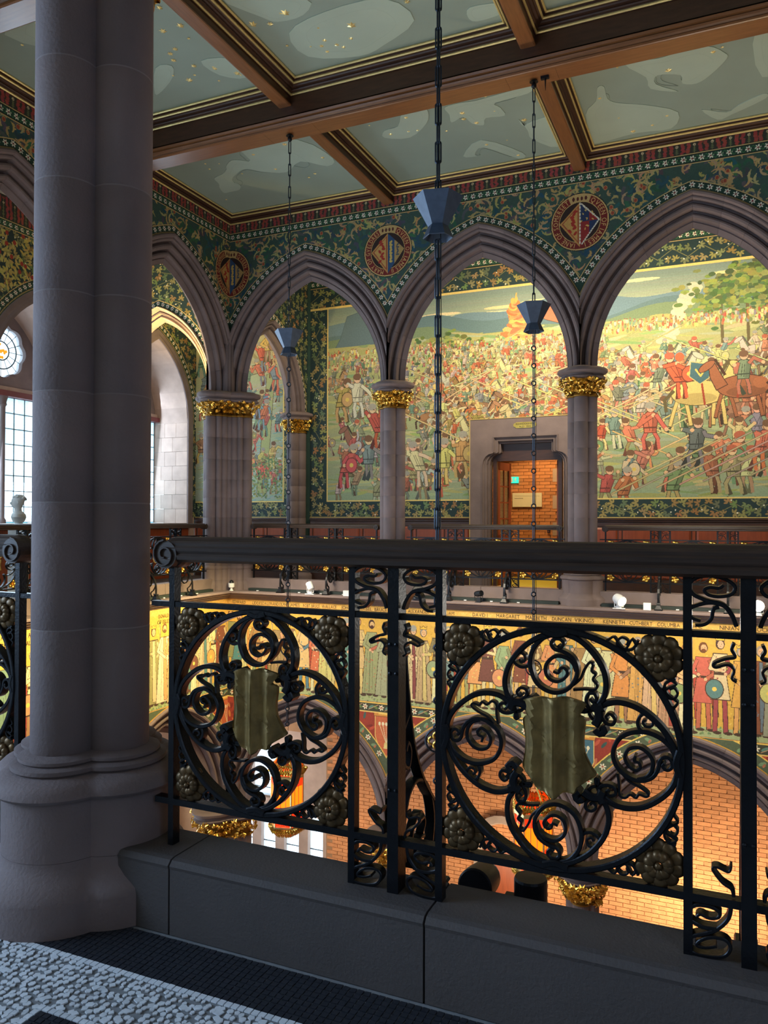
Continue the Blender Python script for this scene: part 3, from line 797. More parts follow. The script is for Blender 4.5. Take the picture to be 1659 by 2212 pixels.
def arabesque(A, x0, x1, z0, z1, n, seed=2, base=(54, 80, 70)):
    r = random.Random(seed); A.rect(x0, x1, z0, z1, base)
    blues = [(30, 74, 86), (36, 84, 92), (72, 72, 80), (44, 92, 66), (56, 100, 74), (40, 70, 84), (84, 84, 88)]
    for k in range(n):
        x, z = r.uniform(x0, x1), r.uniform(z0, z1); c = jit(r.choice(blues), 8, r); a0 = r.uniform(0, 6.3); sg = r.choice((-1, 1)); R = r.uniform(.06, .14)
        pts = []
        for q in range(9):
            a = a0+sg*q*.36; pts.append((x+R*math.cos(a)*(1-q*.05), z+R*math.sin(a)*(1-q*.05)))
        A.line(pts, r.uniform(.03, .055), c)
        for q in range(1, 8, 2): A.ell(pts[q][0], pts[q][1], .035, .016, c, a0+q)
    for k in range(int(n*1.7)):
        x, z = r.uniform(x0, x1), r.uniform(z0, z1); a0 = r.uniform(0, 6.3); sg = r.choice((-1, 1)); R = r.uniform(.05, .12); g = jit((172, 150, 98), 14, r)
        pts = [(x+R*math.cos(a0+sg*q*.33), z+R*math.sin(a0+sg*q*.33)) for q in range(7)]
        for q in range(6): A.line(pts[q:q+2], .008+.02*math.sin(PI*(q+.5)/6), g)
        for q in (2, 4): A.ell(pts[q][0]+.01, pts[q][1]+.01, .028, .011, g, a0+q*sg)
        if r.random() < .22: A.ell(x, z, .03, .034, (170, 130, 80)); A.ell(x, z, .021, .025, (150, 64, 44))
def archband(A, centers, P, w0, w1, step=.118, base=(28, 62, 48), gl=(196, 170, 112)):
    """star band that follows the arches"""
    X, Z = np.meshgrid(A.X, A.Z)
    dist = np.full(X.shape, 9.)
    for cx in centers:
        d = np.hypot(np.abs(X-cx)+P['c'], np.maximum(Z-P['zs'], 0))-(P['a']+P['c'])
        dist = np.minimum(dist, d)
    z_ok = Z > P['zs']
    A.a[(dist < w1) & z_ok] = base
    for a, b, c in ((w1-.014, w1, gl), (w1-.024, w1-.014, (16, 24, 20)), (w0, w0+.02, (150, 130, 84)), (w0+.02, w0+.028, (16, 24, 20))): A.a[(dist >= a) & (dist < b) & z_ok] = c
    wc = (w0+w1)/2+.004
    for cx in centers:
        R = P['a']+P['c']+wc; ph = math.acos(P['c']/R); n = int(R*ph/step)
        for side in (-1, 1):
            for k in range(n+1):
                x, z = arch_pt(cx, P['a'], P['c'], P['zs'], wc, (k+.02*side)/n, side)
                if abs(x-cx) > 1.545 or (k == n and side < 0): continue
                if abs(abs(x-cx)-1.545) < .03: x = cx+math.copysign(1.545, x-cx)
                star6(A, x, z, .041)
    return dist
def medallion(A, x, z, R, wall, F, lt, rt_, seed=1, d=-.003):
    dk = (44, 24, 18)
    A.ell(x, z, R+.03, R+.03, (20, 22, 18)); A.ell(x, z, R+.018, R+.018, (196, 164, 104)); A.ell(x, z, R, R, (112, 26, 22))
    # crown at the top
    A.poly([(x-.17, z+R*.93), (x-.10, z+R*1.0), (x+.10, z+R*1.0), (x+.17, z+R*.93), (x+.13, z+R*.7), (x-.13, z+R*.7)], (186, 156, 100))
    for k in (-.09, -.03, .03, .09): A.ell(x+k, z+R*.86, .018, .03, (80, 30, 24))
    A.ell(x, z, R*.76, R*.76, (196, 164, 104)); A.ell(x, z, R*.735, R*.735, dk)
    lo = [(x-R*.73, z), (x, z+R*.93), (x+R*.73, z), (x, z-R*.93)]
    A.poly([(x-R*.73, z), (x, z+R*.72), (x, z-R*.93)], (188, 140, 74)); A.poly([(x-R*.66, z), (x-.01, z+R*.62), (x-.01, z-R*.82)], (150, 74, 44)); A.poly([(x-R*.6, z), (x-.03, z+R*.54), (x-.03, z-R*.7)], (190, 148, 80))
    r = random.Random(seed)
    for k in range(9): A.ell(x-R*.25+r.uniform(-.05, .04), z-.16+k*.04, .035, .02, (160, 42, 28), r.uniform(-1, 1))
    blue = seed % 2
    A.poly([(x, z+R*.72), (x+R*.73, z), (x, z-R*.93)], (40, 74, 110) if blue else (140, 36, 34))
    if blue:
        A.poly([(x+R*.3, z+R*.42), (x+R*.73, z), (x+R*.3, z-R*.56)], (170, 140, 84))
        for k in range(8): A.ell(x+R*.14, z-.18+k*.045, .03, .02, (196, 170, 90), k)
        for k in range(5): A.ell(x+R*.44, z-.08+k*.04, .03, .012, (60, 74, 90), k)
    else:
        A.poly([(x, z+R*.72), (x+R*.34, z+R*.38), (x+R*.34, z), (x, z)], (30, 50, 88)); A.poly([(x+R*.34, z), (x+R*.73, z), (x+R*.34, z-R*.5)], (30, 50, 88))
        for k in range(14): A.ell(x+r.uniform(.02, R*.5), z+r.uniform(-.16, .2), .018, .008, (206, 176, 90), r.uniform(0, 3))
        n = 12
        for (xa, za), (xb, zb) in (((x+R*.06, z+R*.66), (x+R*.7, z)), ((x+R*.7, z), (x+.02, z-R*.86)), ((x+.005, z+R*.7), (x+.005, z-R*.86))):
            for k in range(n): A.line([(xa+(xb-xa)*k/n, za+(zb-za)*k/n), (xa+(xb-xa)*(k+.5)/n, za+(zb-za)*(k+.5)/n)], .02, (214, 210, 190))
    mb = MB()
    for txt, a0, a1 in ((lt, -105, -208), (rt_, -338+15, -338+15-114)):
        pass
    def arc(txt, a0, a1):
        adv = []; q = 0
        for ch in txt: adv.append(q); q += .35 if ch == ' ' else GL[ch][2]+.16
        tot = q-.16; rr = R*.795; s = .1
        for ch, ad in zip(txt, adv):
            if ch == ' ': continue
            vs, fs, wd = GL[ch]; a = math.radians(a0+(a1-a0)*(ad+wd/2)/tot)
            tx, tz = math.sin(a), -math.cos(a); ox, oz = math.cos(a), math.sin(a)
            k = abs(math.radians(a1-a0))*rr/tot*1.0
            mb.add([F(x+ox*(rr+v[1]*s)+tx*(v[0]-wd/2)*min(k, .12), d, z+oz*(rr+v[1]*s)+tz*(v[0]-wd/2)*min(k, .12)) for v in vs], fs)
    arc(lt, 258, 118); arc(rt_, 62, -78)
    o = mb.build('painted_lettering', goldletter, wall)
def leafborder(A, x0, x1, z0, z1, seed=1, step=.27):
    A.rect(x0, x1, z0, z1, (28, 52, 54)); r = random.Random(seed); horiz = (x1-x0) > (z1-z0)
    L = (x1-x0) if horiz else (z1-z0); W = (z1-z0) if horiz else (x1-x0)
    def P(a, b): return (x0+a, z0+b) if horiz else (x0+b, z0+a)
    for q in range(int(L/.25)): A.line([P(q*.25, W*(.3+.4*(q % 2))), P(q*.25+.25, W*(.7-.4*(q % 2)))], .012, (120, 118, 74))
    rows = max(1, int(round(W/.17)))
    for k in range(int(L/.145)+1):
        for j in range(rows):
            cx, cz = P((k+.5+(j % 2)*.5)*.145+r.uniform(-.02, .02), (j+.5)*W/rows+r.uniform(-.02, .02)); a0 = r.uniform(0, 6.28)
            c = jit(r.choice([(146, 138, 84), (132, 134, 84), (150, 134, 82), (146, 112, 68), (108, 122, 80), (92, 110, 78)]), 8, r); R = r.uniform(.085, .11); dk = (62, 66, 42)
            for q in range(5):
                a = a0+(q-2)*.80; rr = R*(1-.13*abs(q-2)); A.ell(cx+rr*.6*math.cos(a), cz+rr*.6*math.sin(a), rr*.52, rr*.25, dk, a)
            for q in range(5):
                a = a0+(q-2)*.80; rr = R*(1-.13*abs(q-2)); A.ell(cx+rr*.6*math.cos(a), cz+rr*.6*math.sin(a), rr*.45, rr*.19, c, a)
            if r.random() < .4: A.ell(cx+r.uniform(-.09, .09), cz+r.uniform(-.09, .09), .012, .012, (226, 222, 200))
SKIN = (208, 168, 128); OL = (84, 62, 44)
def horse(A, x, z, s, c, r, f=1):
    o = tuple(int(v*.45) for v in c)
    for k in (-.7, -.45, .5, .75):
        a = r.uniform(-.35, .35); A.line([(x+f*k*s, z-.2*s), (x+f*(k+a*.6)*s, z-.7*s), (x+f*(k+a)*s, z-1.15*s)], .15*s, o); A.line([(x+f*k*s, z-.2*s), (x+f*(k+a*.6)*s, z-.7*s), (x+f*(k+a)*s, z-1.12*s)], .11*s, c)
    A.ell(x, z, .95*s, .46*s, o); A.ell(x, z, .92*s, .43*s, c); A.ell(x-f*.1*s, z-.2*s, .7*s, .2*s, tuple(int(v*.86) for v in c)); A.ell(x-f*.6*s, z+.12*s, .26*s, .22*s, tuple(min(255, int(v*1.08)) for v in c))
    nk = [(x+f*.55*s, z+.1*s), (x+f*.75*s, z+.45*s), (x+f*1.02*s, z+1.0*s), (x+f*1.25*s, z+.98*s), (x+f*1.18*s, z+.4*s), (x+f*.95*s, z-.1*s)]
    A.opoly(nk, c, o, .03*s)
    A.ell(x+f*1.3*s, z+.86*s, .36*s, .16*s, o, -f*.6); A.ell(x+f*1.3*s, z+.86*s, .33*s, .13*s, c, -f*.6)
    A.line([(x+f*.65*s, z+.5*s), (x+f*1.0*s, z+1.1*s)], .1*s, o)
    A.line([(x-f*.85*s, z+.1*s), (x-f*1.15*s, z-.2*s), (x-f*1.1*s, z-.6*s)], .12*s, o)
    A.line([(x+f*.1*s, z+.35*s), (x+f*.2*s, z-.42*s)], .07*s, (150, 60, 40))
def soldier(A, x, z, s, pal, r):
    c = jit(r.choice(pal), 12, r); c2 = jit(r.choice(pal), 12, r); lean = r.uniform(-.7, .7); dk = tuple(int(v*.5) for v in c)
    for k in (-1, 1):
        kx = x+k*.16*s+r.uniform(-.1, .1)*s; A.line([(x+k*.08*s, z), (kx, z-.35*s), (kx+r.uniform(-.2, .2)*s, z-.7*s)], .15*s, dk); A.line([(x+k*.08*s, z), (kx, z-.35*s), (kx+.04*s, z-.68*s)], .11*s, c2)
    tx = x+lean*.45*s
    body = [(x-.2*s, z-.12*s), (x+.2*s, z-.12*s), (tx+.26*s, z+.5*s), (tx+.1*s, z+.62*s), (tx-.12*s, z+.62*s), (tx-.27*s, z+.48*s)]
    A.opoly(body, c, dk, .03*s)
    A.poly([(x+.04*s, z-.1*s), (x+.19*s, z-.1*s), (tx+.24*s, z+.46*s), (tx+.1*s, z+.58*s)], tuple(int(v*.84) for v in c))
    A.line([(x-.19*s, z+.06*s), (x+.2*s, z+.06*s)], .04*s, dk)
    for k in range(2): A.line([(x+r.uniform(-.12, .12)*s, z-.05*s), (tx+r.uniform(-.15, .15)*s, z+.45*s)], .02*s, dk)
    for k in (-1, 1):
        ex, ez = tx+k*r.uniform(.25, .45)*s, z+r.uniform(.1, .7)*s; hx, hz = ex+r.uniform(-.1, .5)*s, ez+r.uniform(-.3, .4)*s
        A.line([(tx+k*.2*s, z+.48*s), (ex, ez), (hx, hz)], .16*s, dk); A.line([(tx+k*.2*s, z+.48*s), (ex, ez), (hx, hz)], .12*s, c2 if r.random() < .5 else c); A.ell(hx, hz, .07*s, .07*s, SKIN)
    hx, hz = tx+lean*.12*s, z+.78*s; A.ell(hx, hz, .165*s, .19*s, dk); A.ell(hx, hz, .145*s, .17*s, jit(SKIN, 10, r))
    q = r.random(); hc = (150, 146, 132) if q < .45 else ((110, 80, 56) if q < .88 else (170, 92, 66))
    A.ell(hx-.01*s, hz+.07*s, .17*s, .13*s, hc); A.line([(hx+.03*s, hz-.03*s), (hx+.09*s, hz-.05*s)], .03*s, (110, 70, 50))
    if r.random() < .2: A.ell(x+.3*s, z+.15*s, .26*s, .3*s, dk); A.ell(x+.3*s, z+.15*s, .23*s, .27*s, c2); A.ell(x+.3*s, z+.15*s, .08*s, .08*s, (206, 180, 90))
def battle(A, x0, x1, z0, z1, seed=1):
    """a made-up battle landscape: hills, trees, foot soldiers, horses and pikes"""
    r = random.Random(seed); H = z1-z0
    for k in range(40):
        t = k/39.; zz = z0+H*.78+H*.22*t; A.rect(x0, x1, zz, zz+H*.22/39+.01, jit((176-60*t, 178-44*t, 138-14*t), 3, r))
    for k in range(14): A.ell(r.uniform(x0, x1), z0+H*r.uniform(.86, .99), r.uniform(.3, .9), .03, jit((214, 200, 150), 10, r))
    for base, amp, c in ((.90, .05, (104, 128, 136)), (.86, .05, (92, 116, 118)), (.82, .04, (112, 130, 96))):
        pts = [(x0, z0)]; n = 60; p1, p2 = r.uniform(0, 6), r.uniform(0, 6)
        for k in range(n+1):
            x = x0+(x1-x0)*k/n; pts.append((x, z0+H*(base+amp*math.sin(x*1.1+p1)*.6+amp*.4*math.sin(x*2.9+p2))))
        A.poly(pts+[(x1, z0)], c)
    A.opoly([(-7.7, z0+H*.72), (-7.4, z0+H*.84), (-7.25, z0+H*.95), (-6.9, z0+H*.97), (-6.5, z0+H*.93), (-6.3, z0+H*.8), (-6.1, z0+H*.74)], (92, 112, 116), (74, 92, 96), .01)
    for k in range(26):
        t = k/25.; zz = z0+H*.79*(1-t); A.rect(x0, x1, z0, zz+.01, jit((160-22*t, 160-6*t, 100+26*t), 4, r))
    for k in range(900):
        x, t = r.uniform(x0, x1), r.random(); A.ell(x, z0+H*.8*t, r.uniform(.08, .4), r.uniform(.01, .04), jit(r.choice([(146, 156, 96), (166, 164, 104), (128, 146, 100), (156, 166, 130), (178, 172, 118)]), 8, r), r.uniform(-.2, .2))
    # smoke and trees
    for k in range(40): A.ell(-1.0+k*.012+r.uniform(-.1, .1), z0+H*(.68+.006*k), .08, .06, jit((190, 180, 150), 6, r))
    for tx, n, zt in ((-.1, 70, .86), (.3, 60, .93), (.6, 90, .90), (1.1, 90, .88), (.9, 60, .80), (-5.3, 30, .74), (-4.7, 20, .72)):
        A.line([(tx+.05, z0+H*.55), (tx, z0+H*zt)], .05, (96, 84, 52))
        for k in range(n*3): A.ell(tx+r.gauss(0, .24), z0+H*zt+r.gauss(0, .16), r.uniform(.03, .08), r.uniform(.02, .05), jit(r.choice([(92, 112, 58), (120, 134, 66), (74, 94, 54), (140, 146, 76)]), 10, r))
    pal_mid = [(206, 184, 112), (214, 196, 132), (200, 128, 78), (178, 96, 66), (126, 138, 100), (188, 180, 152), (156, 130, 84), (130, 136, 124), (206, 190, 140)]
    pal_right = [(196, 182, 124), (200, 130, 98), (176, 100, 76), (108, 132, 98), (126, 138, 130), (156, 140, 96), (200, 188, 148)]
    pal_left = [(140, 140, 120), (160, 150, 112), (112, 124, 114), (168, 100, 86), (130, 114, 84), (180, 176, 156)]
    # far crowd
    for k in range(900):
        x = r.uniform(x0, x1); t = r.random(); z = z0+H*((.68+.09*t) if x < -2 else (.74+.05*t)); s = .04
        A.ell(x, z, s*.5, s, jit(r.choice(pal_mid), 14, r)); A.ell(x, z+s, .012, .014, jit((140, 100, 70), 12, r))
    # great standard
    A.line([(-4.0, z0+H*.42), (-3.66, z0+H*.97)], .03, (190, 160, 90))
    for k in range(40):
        t = k/39.; A.ell(-3.66+r.uniform(-.08, .08)+.05*math.sin(t*5), z0+H*(.76+.18*t), .26*(1.12-t), .06, jit(r.choice([(214, 130, 74), (222, 150, 84), (206, 110, 66), (226, 170, 92)]), 8, r), r.uniform(-.6, .6))
    A.opoly([(-3.3, z0+H*.86), (-2.9, z0+H*.92), (-2.6, z0+H*.84), (-2.75, z0+H*.80), (-3.1, z0+H*.83)], (196, 112, 80))
    # ranks, back to front
    for row in range(20):
        t = row/19.; z = z0+H*(.72-.68*t); s0_ = .14+.24*t; x = x0+r.uniform(0, s0_)
        while x < x1:
            s = s0_*(1.3 if x > -2 else 1)*r.uniform(.9, 1.15)
            pal = pal_left if x < -5.4 else (pal_mid if x < -2.0 else pal_right)
            if x < -5.6: dens = .5 if .1 < t < .45 else .3
            elif x < -2.0: dens = .95 if t < .62 else .6
            else: dens = .10 if t < .12 else (.72 if t < .5 else .26)
            q = r.random()
            if q < dens*.16 and .15 < t < .72: horse(A, x, z, s*1.05, jit(r.choice([(150, 112, 72), (170, 130, 84), (200, 186, 134), (134, 100, 72), (188, 182, 160)]), 8, r), r, r.choice((-1, 1))); soldier(A, x, z+s*.55, s, pal, r)
            elif q < dens: soldier(A, x, z+r.uniform(-.06, .06), s*r.uniform(.9, 1.1), pal, r)
            x += s*r.uniform(.6, 1.05)
        for k in range(3 if .2 < t < .8 else 1):
            xa = r.uniform(-5.5, x1); L = r.uniform(.5, 1.2)*(1+t); a = r.choice((.35, .45, .5, 2.7, .3)); c = jit((206, 186, 126), 14, r)
            A.line([(xa, z), (xa+L*math.cos(a), z+L*math.sin(a))], .022+.012*t, tuple(int(v*.5) for v in c)); A.line([(xa, z), (xa+L*math.cos(a), z+L*math.sin(a))], .012+.012*t, c)
    # the knight in red with a blue shield, the pale caparisoned horse (generic figures)
    zz = z0+H*.46; s = .44
    horse(A, -.45, zz-.05, s*1.1, (206, 182, 110), r, 1); soldier(A, -.75, zz+.22, s*1.1, [(196, 92, 70)], r); A.ell(-.76, zz+.22+s*.86, .075, .08, (206, 92, 56))
    A.opoly([(-.58, zz+.50), (-.26, zz+.43), (-.28, zz+.2), (-.43, zz+.1), (-.6, zz+.24)], (64, 100, 108), (196, 176, 110), .014); A.line([(-.5, zz+.36), (-.42, zz+.24), (-.34, zz+.36)], .03, (206, 180, 90))
    horse(A, .25, zz+.02, s, (150, 92, 60), r, -1); soldier(A, .25, zz+.2, s, pal_right, r)
    # long pikes in the right foreground and fallen men
    for x, z, c in ((-.5, .22, (108, 112, 112)), (.5, .2, (186, 110, 80)), (-1.25, .3, (196, 110, 76)), (.1, .1, (150, 142, 110))):
        soldier(A, x, z0+H*z, .5, [c], r)
    for k in range(7):
        xa = -1.9+k*.38; A.line([(xa, z0+H*(.02+.012*k)), (xa+1.9, z0+H*(.26+.012*k))], .034, (112, 92, 66)); A.line([(xa, z0+H*(.02+.012*k)), (xa+1.9, z0+H*(.26+.012*k))], .02, jit((176, 158, 124), 16, r))
    for x, z, c in ((-7.3, .16, (184, 90, 78)), (-6.75, .2, (130, 132, 128)), (-6.5, .36, (176, 82, 60)), (-7.4, .5, (170, 148, 84)), (-7.0, .52, (206, 196, 170)), (-5.6, .16, (200, 190, 158)), (-5.1, .17, (206, 188, 120)), (-4.75, .2, (170, 140, 92))):
        soldier(A, x, z0+H*z, .54, [c], r)
ROOT = wg
MZ0, MZ1 = 1.635, 5.66
A = Art(-8.12, 1.9, 1.27, 6.66, .0065, (26, 48, 50))
battle(A, -7.70, 1.9, 1.63, 5.66, 7)
leafborder(A, -8.12, 1.9, 1.275, 1.60, 4); leafborder(A, -8.12, 1.9, 5.70, 6.12, 5); leafborder(A, -8.12, -7.72, 1.6, 5.7, 6)
gd = (222, 194, 112)
for a, b in ((1.262, 1.285), (1.60, 1.63), (5.66, 5.70)): A.rect(-8.12 if a != 1.6 else -7.72, 1.9, a, b, gd)
A.rect(-7.72, -7.69, 1.6, 5.7, gd)
hband(A, -8.12, 1.9, 6.12, 6.30); redfrieze(A, -8.12, 1.9, 6.30, 6.66)
X_, Z_ = np.meshgrid(A.X, A.Z); A.mask &= ~((X_ > DX0-.32) & (X_ < DX1+.32) & (Z_ < 3.16))
F_back = lambda s, d, z: (s, 14.5+d, z)
A.build('battle_mural', F_back, ROOT, -.004)
# mural of the corner bay: a river fight with a wooden tower
A = Art(-11.1, -8.5, 1.27, 6.0, .0065, (150, 160, 130)); r = random.Random(9)
for k in range(60):
    t = k/59.; A.rect(-11.1, -8.5, 1.6+4.4*t, 1.7+4.4*t, jit((150+30*t, 172-6*t, 150-30*t), 5, r))
for k in range(500):
    x, z = r.uniform(-11.1, -8.6), r.uniform(1.6, 4.2); A.line([(x, z), (x+r.uniform(.05, .25), z+r.uniform(.0, .04))], .014, jit(r.choice([(150, 190, 190), (206, 214, 200), (110, 160, 164), (170, 170, 110), (150, 150, 90)]), 8, r))
A.opoly([(-10.2, 4.3), (-9.1, 4.5), (-9.1, 4.7), (-10.2, 4.5)], (170, 158, 112), OL, .012); A.opoly([(-9.45, 1.8), (-9.2, 1.8), (-9.0, 4.4), (-9.2, 4.4)], (160, 166, 110), OL, .012); A.line([(-10.1, 4.4), (-9.2, 3.4)], .09, (150, 140, 96)); A.line([(-9.9, 5.2), (-9.3, 4.6)], .08, (150, 140, 96))
for k in range(60): soldier(A, r.uniform(-11, -8.8), r.uniform(1.7, 5.2), r.uniform(.22, .42), [(206, 120, 90), (196, 176, 110), (110, 136, 120), (150, 128, 90), (190, 110, 84), (126, 140, 140)], r)
for k in range(300): A.ell(r.uniform(-9.8, -8.7), r.uniform(1.7, 2.6), .03, .018, jit(r.choice([(120, 134, 80), (96, 120, 78), (150, 150, 90)]), 10, r), r.uniform(0, 3))
leafborder(A, -11.1, -8.5, 1.275, 1.6, 8); A.rect(-11.1, -8.5, 1.6, 1.63, gd); A.rect(-11.1, -8.5, 1.262, 1.285, gd); leafborder(A, -8.76, -8.5, 1.6, 6.0, 9); A.rect(-8.79, -8.76, 1.6, 6.0, gd)
A.build('river_mural', F_back, ROOT, -.004)
# spandrels of the two upper arcades
def upper(F, wall, s0, s1, cs, meds, seed):
    A = Art(s0, s1, 4.3, 6.53, .0065, (36, 76, 66)); arabesque(A, s0, s1, 4.3, 6.3, int((s1-s0)*80), seed)
    archband(A, cs, UP, .445, .575)
    hband(A, s0, s1, 6.20, 6.345); redfrieze(A, s0, s1, 6.345, 6.53)
    for x, lt, rt_, sd in meds: medallion(A, x, 5.62, .40, wall, F, lt, rt_, sd)
    X, Z = np.meshgrid(A.X, A.Z); dist = np.full(X.shape, 9.)
    for cx in cs: dist = np.minimum(dist, np.hypot(np.abs(X-cx)+UP['c'], Z-UP['zs'])-(UP['a']+UP['c']))
    A.mask &= dist > .42; A.build('painted_spandrels', F, wall, 0)
upper(F_far, walls['wall_far'], -8.166, 1.9, CX[:4], ((-8.166, '', 'QVEEN OF IAMES III', 3), (-5.075, 'MARY OF GVELDRES', 'QVEEN OF IAMES II', 1), (-1.985, 'IANE OF SOMERSET', 'QVEEN OF IAMES I', 2), (1.105, 'QVEEN', 'OF SCOTS', 1)), 2)
F_leftr = lambda s, d, z: (-8.166-d, s, z)
upper(F_left, walls['wall_left'], 5.2, 11.62, CY, ((11.62, 'MARGARET OF DENMARK', '', 3), (8.53, 'QVEEN', 'QVEEN', 1)), 5)
# green painted walls above the transverse arches and beside the windows
for nm, F, cx, a, lo, hi in (('wall_transverse', F_tx, -9.80, 1.02, -11.1, -8.5), ('wall_transverse_far', F_ty, 13.15, .96, 11.95, 14.5)):
    A = Art(lo, hi, 3.5, 6.66, .008, (30, 56, 52)); leafborder(A, lo, hi, 3.5, 6.66, 12)
    archband(A, [cx], dict(a=a, c=.55, zs=3.5), .23, .36); hband(A, lo, hi, 6.2, 6.34)
    X, Z = np.meshgrid(A.X, A.Z); A.mask &= (np.hypot(np.abs(X-cx)+.55, Z-3.5)-(a+.55)) > .22
    for d in ((-.003, .403)): A.build('painted_wall', F, walls[nm], d)
A = Art(8.45, 14.5, 1.27, 6.66, .008, (60, 74, 52)); leafborder(A, 8.45, 14.5, 1.27, 6.66, 15); r = random.Random(8)
for k in range(500):
    x, z = r.uniform(8.45, 11.6), r.uniform(5.1, 6.1); A.ell(x, z, .05, .02, jit(r.choice([(176, 160, 84), (190, 172, 96)]), 8, r), r.uniform(0, 3))
for k in range(60): A.ell(r.uniform(8.45, 11.6), r.uniform(5.1, 6.1), .035, .04, (150, 46, 34))
archband(A, cs[:2], dict(a=RA, c=RC, zs=RZ), .21, .36); hband(A, 8.45, 14.5, 6.12, 6.26); redfrieze(A, 8.45, 14.5, 6.26, 6.66)
X, Z = np.meshgrid(A.X, A.Z)
for cy in cs[:2]: A.mask &= ~((np.abs(X-cy) < 1.19) & ((Z < RZ) | ((np.hypot(np.abs(X-cy)+RC, np.maximum(Z-RZ, 0))-(RA+RC)) < .19)))
A.build('painted_wall', F_win, wwo, -.004)
# procession frieze on the lower wall
def procession(F, wall, s0, s1, cs, names, seed, flip=1):
    A = Art(s0, s1, -3.35, -.185, .0065, (206, 164, 72)); r = random.Random(seed)
    for k in range(900): A.ell(r.uniform(s0, s1), r.uniform(-1.75, -.3), .012, .01, jit(r.choice([(222, 184, 92), (186, 144, 60), (214, 172, 80)]), 8, r))
    A.rect(s0, s1, -1.76, -1.62, (160, 170, 122))
    for k in range(400): A.ell(r.uniform(s0, s1), r.uniform(-1.76, -1.6), .02, .012, jit((120, 140, 96), 14, r), r.uniform(0, 3))
    pal = [(206, 190, 146), (216, 200, 160), (200, 180, 116), (184, 106, 80), (160, 80, 66), (110, 136, 132), (96, 124, 124), (140, 142, 100), (156, 124, 84), (204, 146, 98), (134, 112, 86), (200, 176, 136), (210, 196, 150), (206, 184, 120), (218, 204, 168), (190, 150, 110), (90, 126, 130), (168, 70, 56), (150, 158, 116), (206, 150, 84), (120, 70, 58)]
    x = s0+.05; i = 0
    while x < s1:
        back = i % 3 == 2; hd = -.46-r.uniform(0, .10)-(.03 if back else 0); c = jit(r.choice(pal), 10, r); c2 = jit(r.choice(pal), 10, r); dk = (74, 54, 40); w_ = r.uniform(.13, .19); ft = -1.66-r.uniform(0, .06)
        if r.random() < .5:    # long robe
            A.opoly([(x-w_*.55, hd-.13), (x+w_*.55, hd-.13), (x+w_*.8, hd-.5), (x+w_*1.05, ft+.03), (x-w_*1.05, ft+.03), (x-w_*.75, hd-.5)], c, dk, .009)
            for k in range(5): q = r.uniform(-.8, .8); A.line([(x+w_*q*.5, hd-.3), (x+w_*q, ft+.05)], .006, tuple(int(v*.66) for v in c))
            if r.random() < .6: A.opoly([(x-w_*.15, hd-.14), (x+w_*.2, hd-.14), (x+w_*.45, ft+.06), (x-w_*.05, ft+.06)], c2, dk, .007)
            for k in range(18):
                if r.random() < .7: A.ell(x+r.uniform(-.8, .8)*w_*.8, r.uniform(ft+.08, hd-.5), .009, .009, c2)
            A.ell(x-.04, ft+.015, .05, .018, dk); A.ell(x+.07, ft+.01, .05, .018, dk)
        else:                  # tunic and legs
            for k in (-1, 1): A.line([(x+k*.05, hd-.62), (x+k*.07, ft+.03)], .068, dk); A.line([(x+k*.05, hd-.62), (x+k*.07, ft+.03)], .052, c2); A.ell(x+k*.07+.03, ft+.01, .055, .022, dk)
            A.opoly([(x-w_*.6, hd-.13), (x+w_*.6, hd-.13), (x+w_*.5, hd-.4), (x+w_*.85, hd-.76), (x-w_*.85, hd-.76), (x-w_*.5, hd-.4)], c, dk, .009)
            A.rect(x-w_*.5, x+w_*.5, hd-.42, hd-.385, dk)
            for k in range(8): A.ell(x+r.uniform(-.6, .6)*w_, r.uniform(hd-.72, hd-.2), .011, .011, c2)
            if r.random() < .5: A.opoly([(x+w_*.5, hd-.16), (x+w_*.9, hd-.3), (x+w_*1.15, ft+.2), (x+w_*.7, ft+.2)], jit((160, 60, 48), 14, r), dk, .008)
        for k in (-1, 1):
            ex, ez = x+k*w_*.85, hd-.34; hx, hz = x+k*w_*r.uniform(-.2, .5), hd-.38-r.uniform(-.1, .1); A.line([(x+k*w_*.5, hd-.18), (ex, ez), (hx, hz)], .056, dk); A.line([(x+k*w_*.5, hd-.18), (ex, ez), (hx, hz)], .044, c2 if k > 0 else c); A.ell(hx, hz, .022, .024, SKIN)
        q = r.random(); hair = jit(r.choice([(110, 70, 40), (150, 96, 50), (70, 52, 40), (150, 144, 130)]), 8, r)
        A.ell(x, hd, .058, .074, dk); A.ell(x, hd+.008, .054, .07, hair); A.ell(x+.006, hd-.008, .04, .054, jit(SKIN, 8, r))
        if q < .45: A.ell(x+.004, hd-.045, .032, .032, hair)
        A.ell(x-.01, hd+.0, .005, .004, dk); A.ell(x+.02, hd+.0, .005, .004, dk); A.line([(x, hd-.03), (x+.016, hd-.03)], .006, (150, 70, 50))
        if q > .7: A.opoly([(x-.055, hd+.05), (x+.055, hd+.05), (x+.06, hd+.1), (x+.03, hd+.075), (x, hd+.11), (x-.03, hd+.075), (x-.06, hd+.1)], (222, 180, 70), dk, .006)
        elif q > .5: A.ell(x, hd+.04, .056, .05, (150, 150, 140))
        if r.random() < .35: sx = x+w_*.8; A.line([(sx, hd-.1+r.uniform(0, .3)), (sx+.03, ft+.05)], .02, dk); A.line([(sx, hd-.1+.2), (sx+.03, ft+.05)], .011, (180, 170, 150))
        if r.random() < .22: A.ell(x-w_*.5, hd-.62, .12, .14, dk); A.ell(x-w_*.5, hd-.62, .108, .128, jit(r.choice(pal), 8, r)); A.ell(x-w_*.5, hd-.62, .03, .03, (222, 190, 90))
        x += r.uniform(.17, .27); i += 1
    # band and spandrels
    A.rect(s0, s1, -3.35, -1.76, (150, 58, 42))
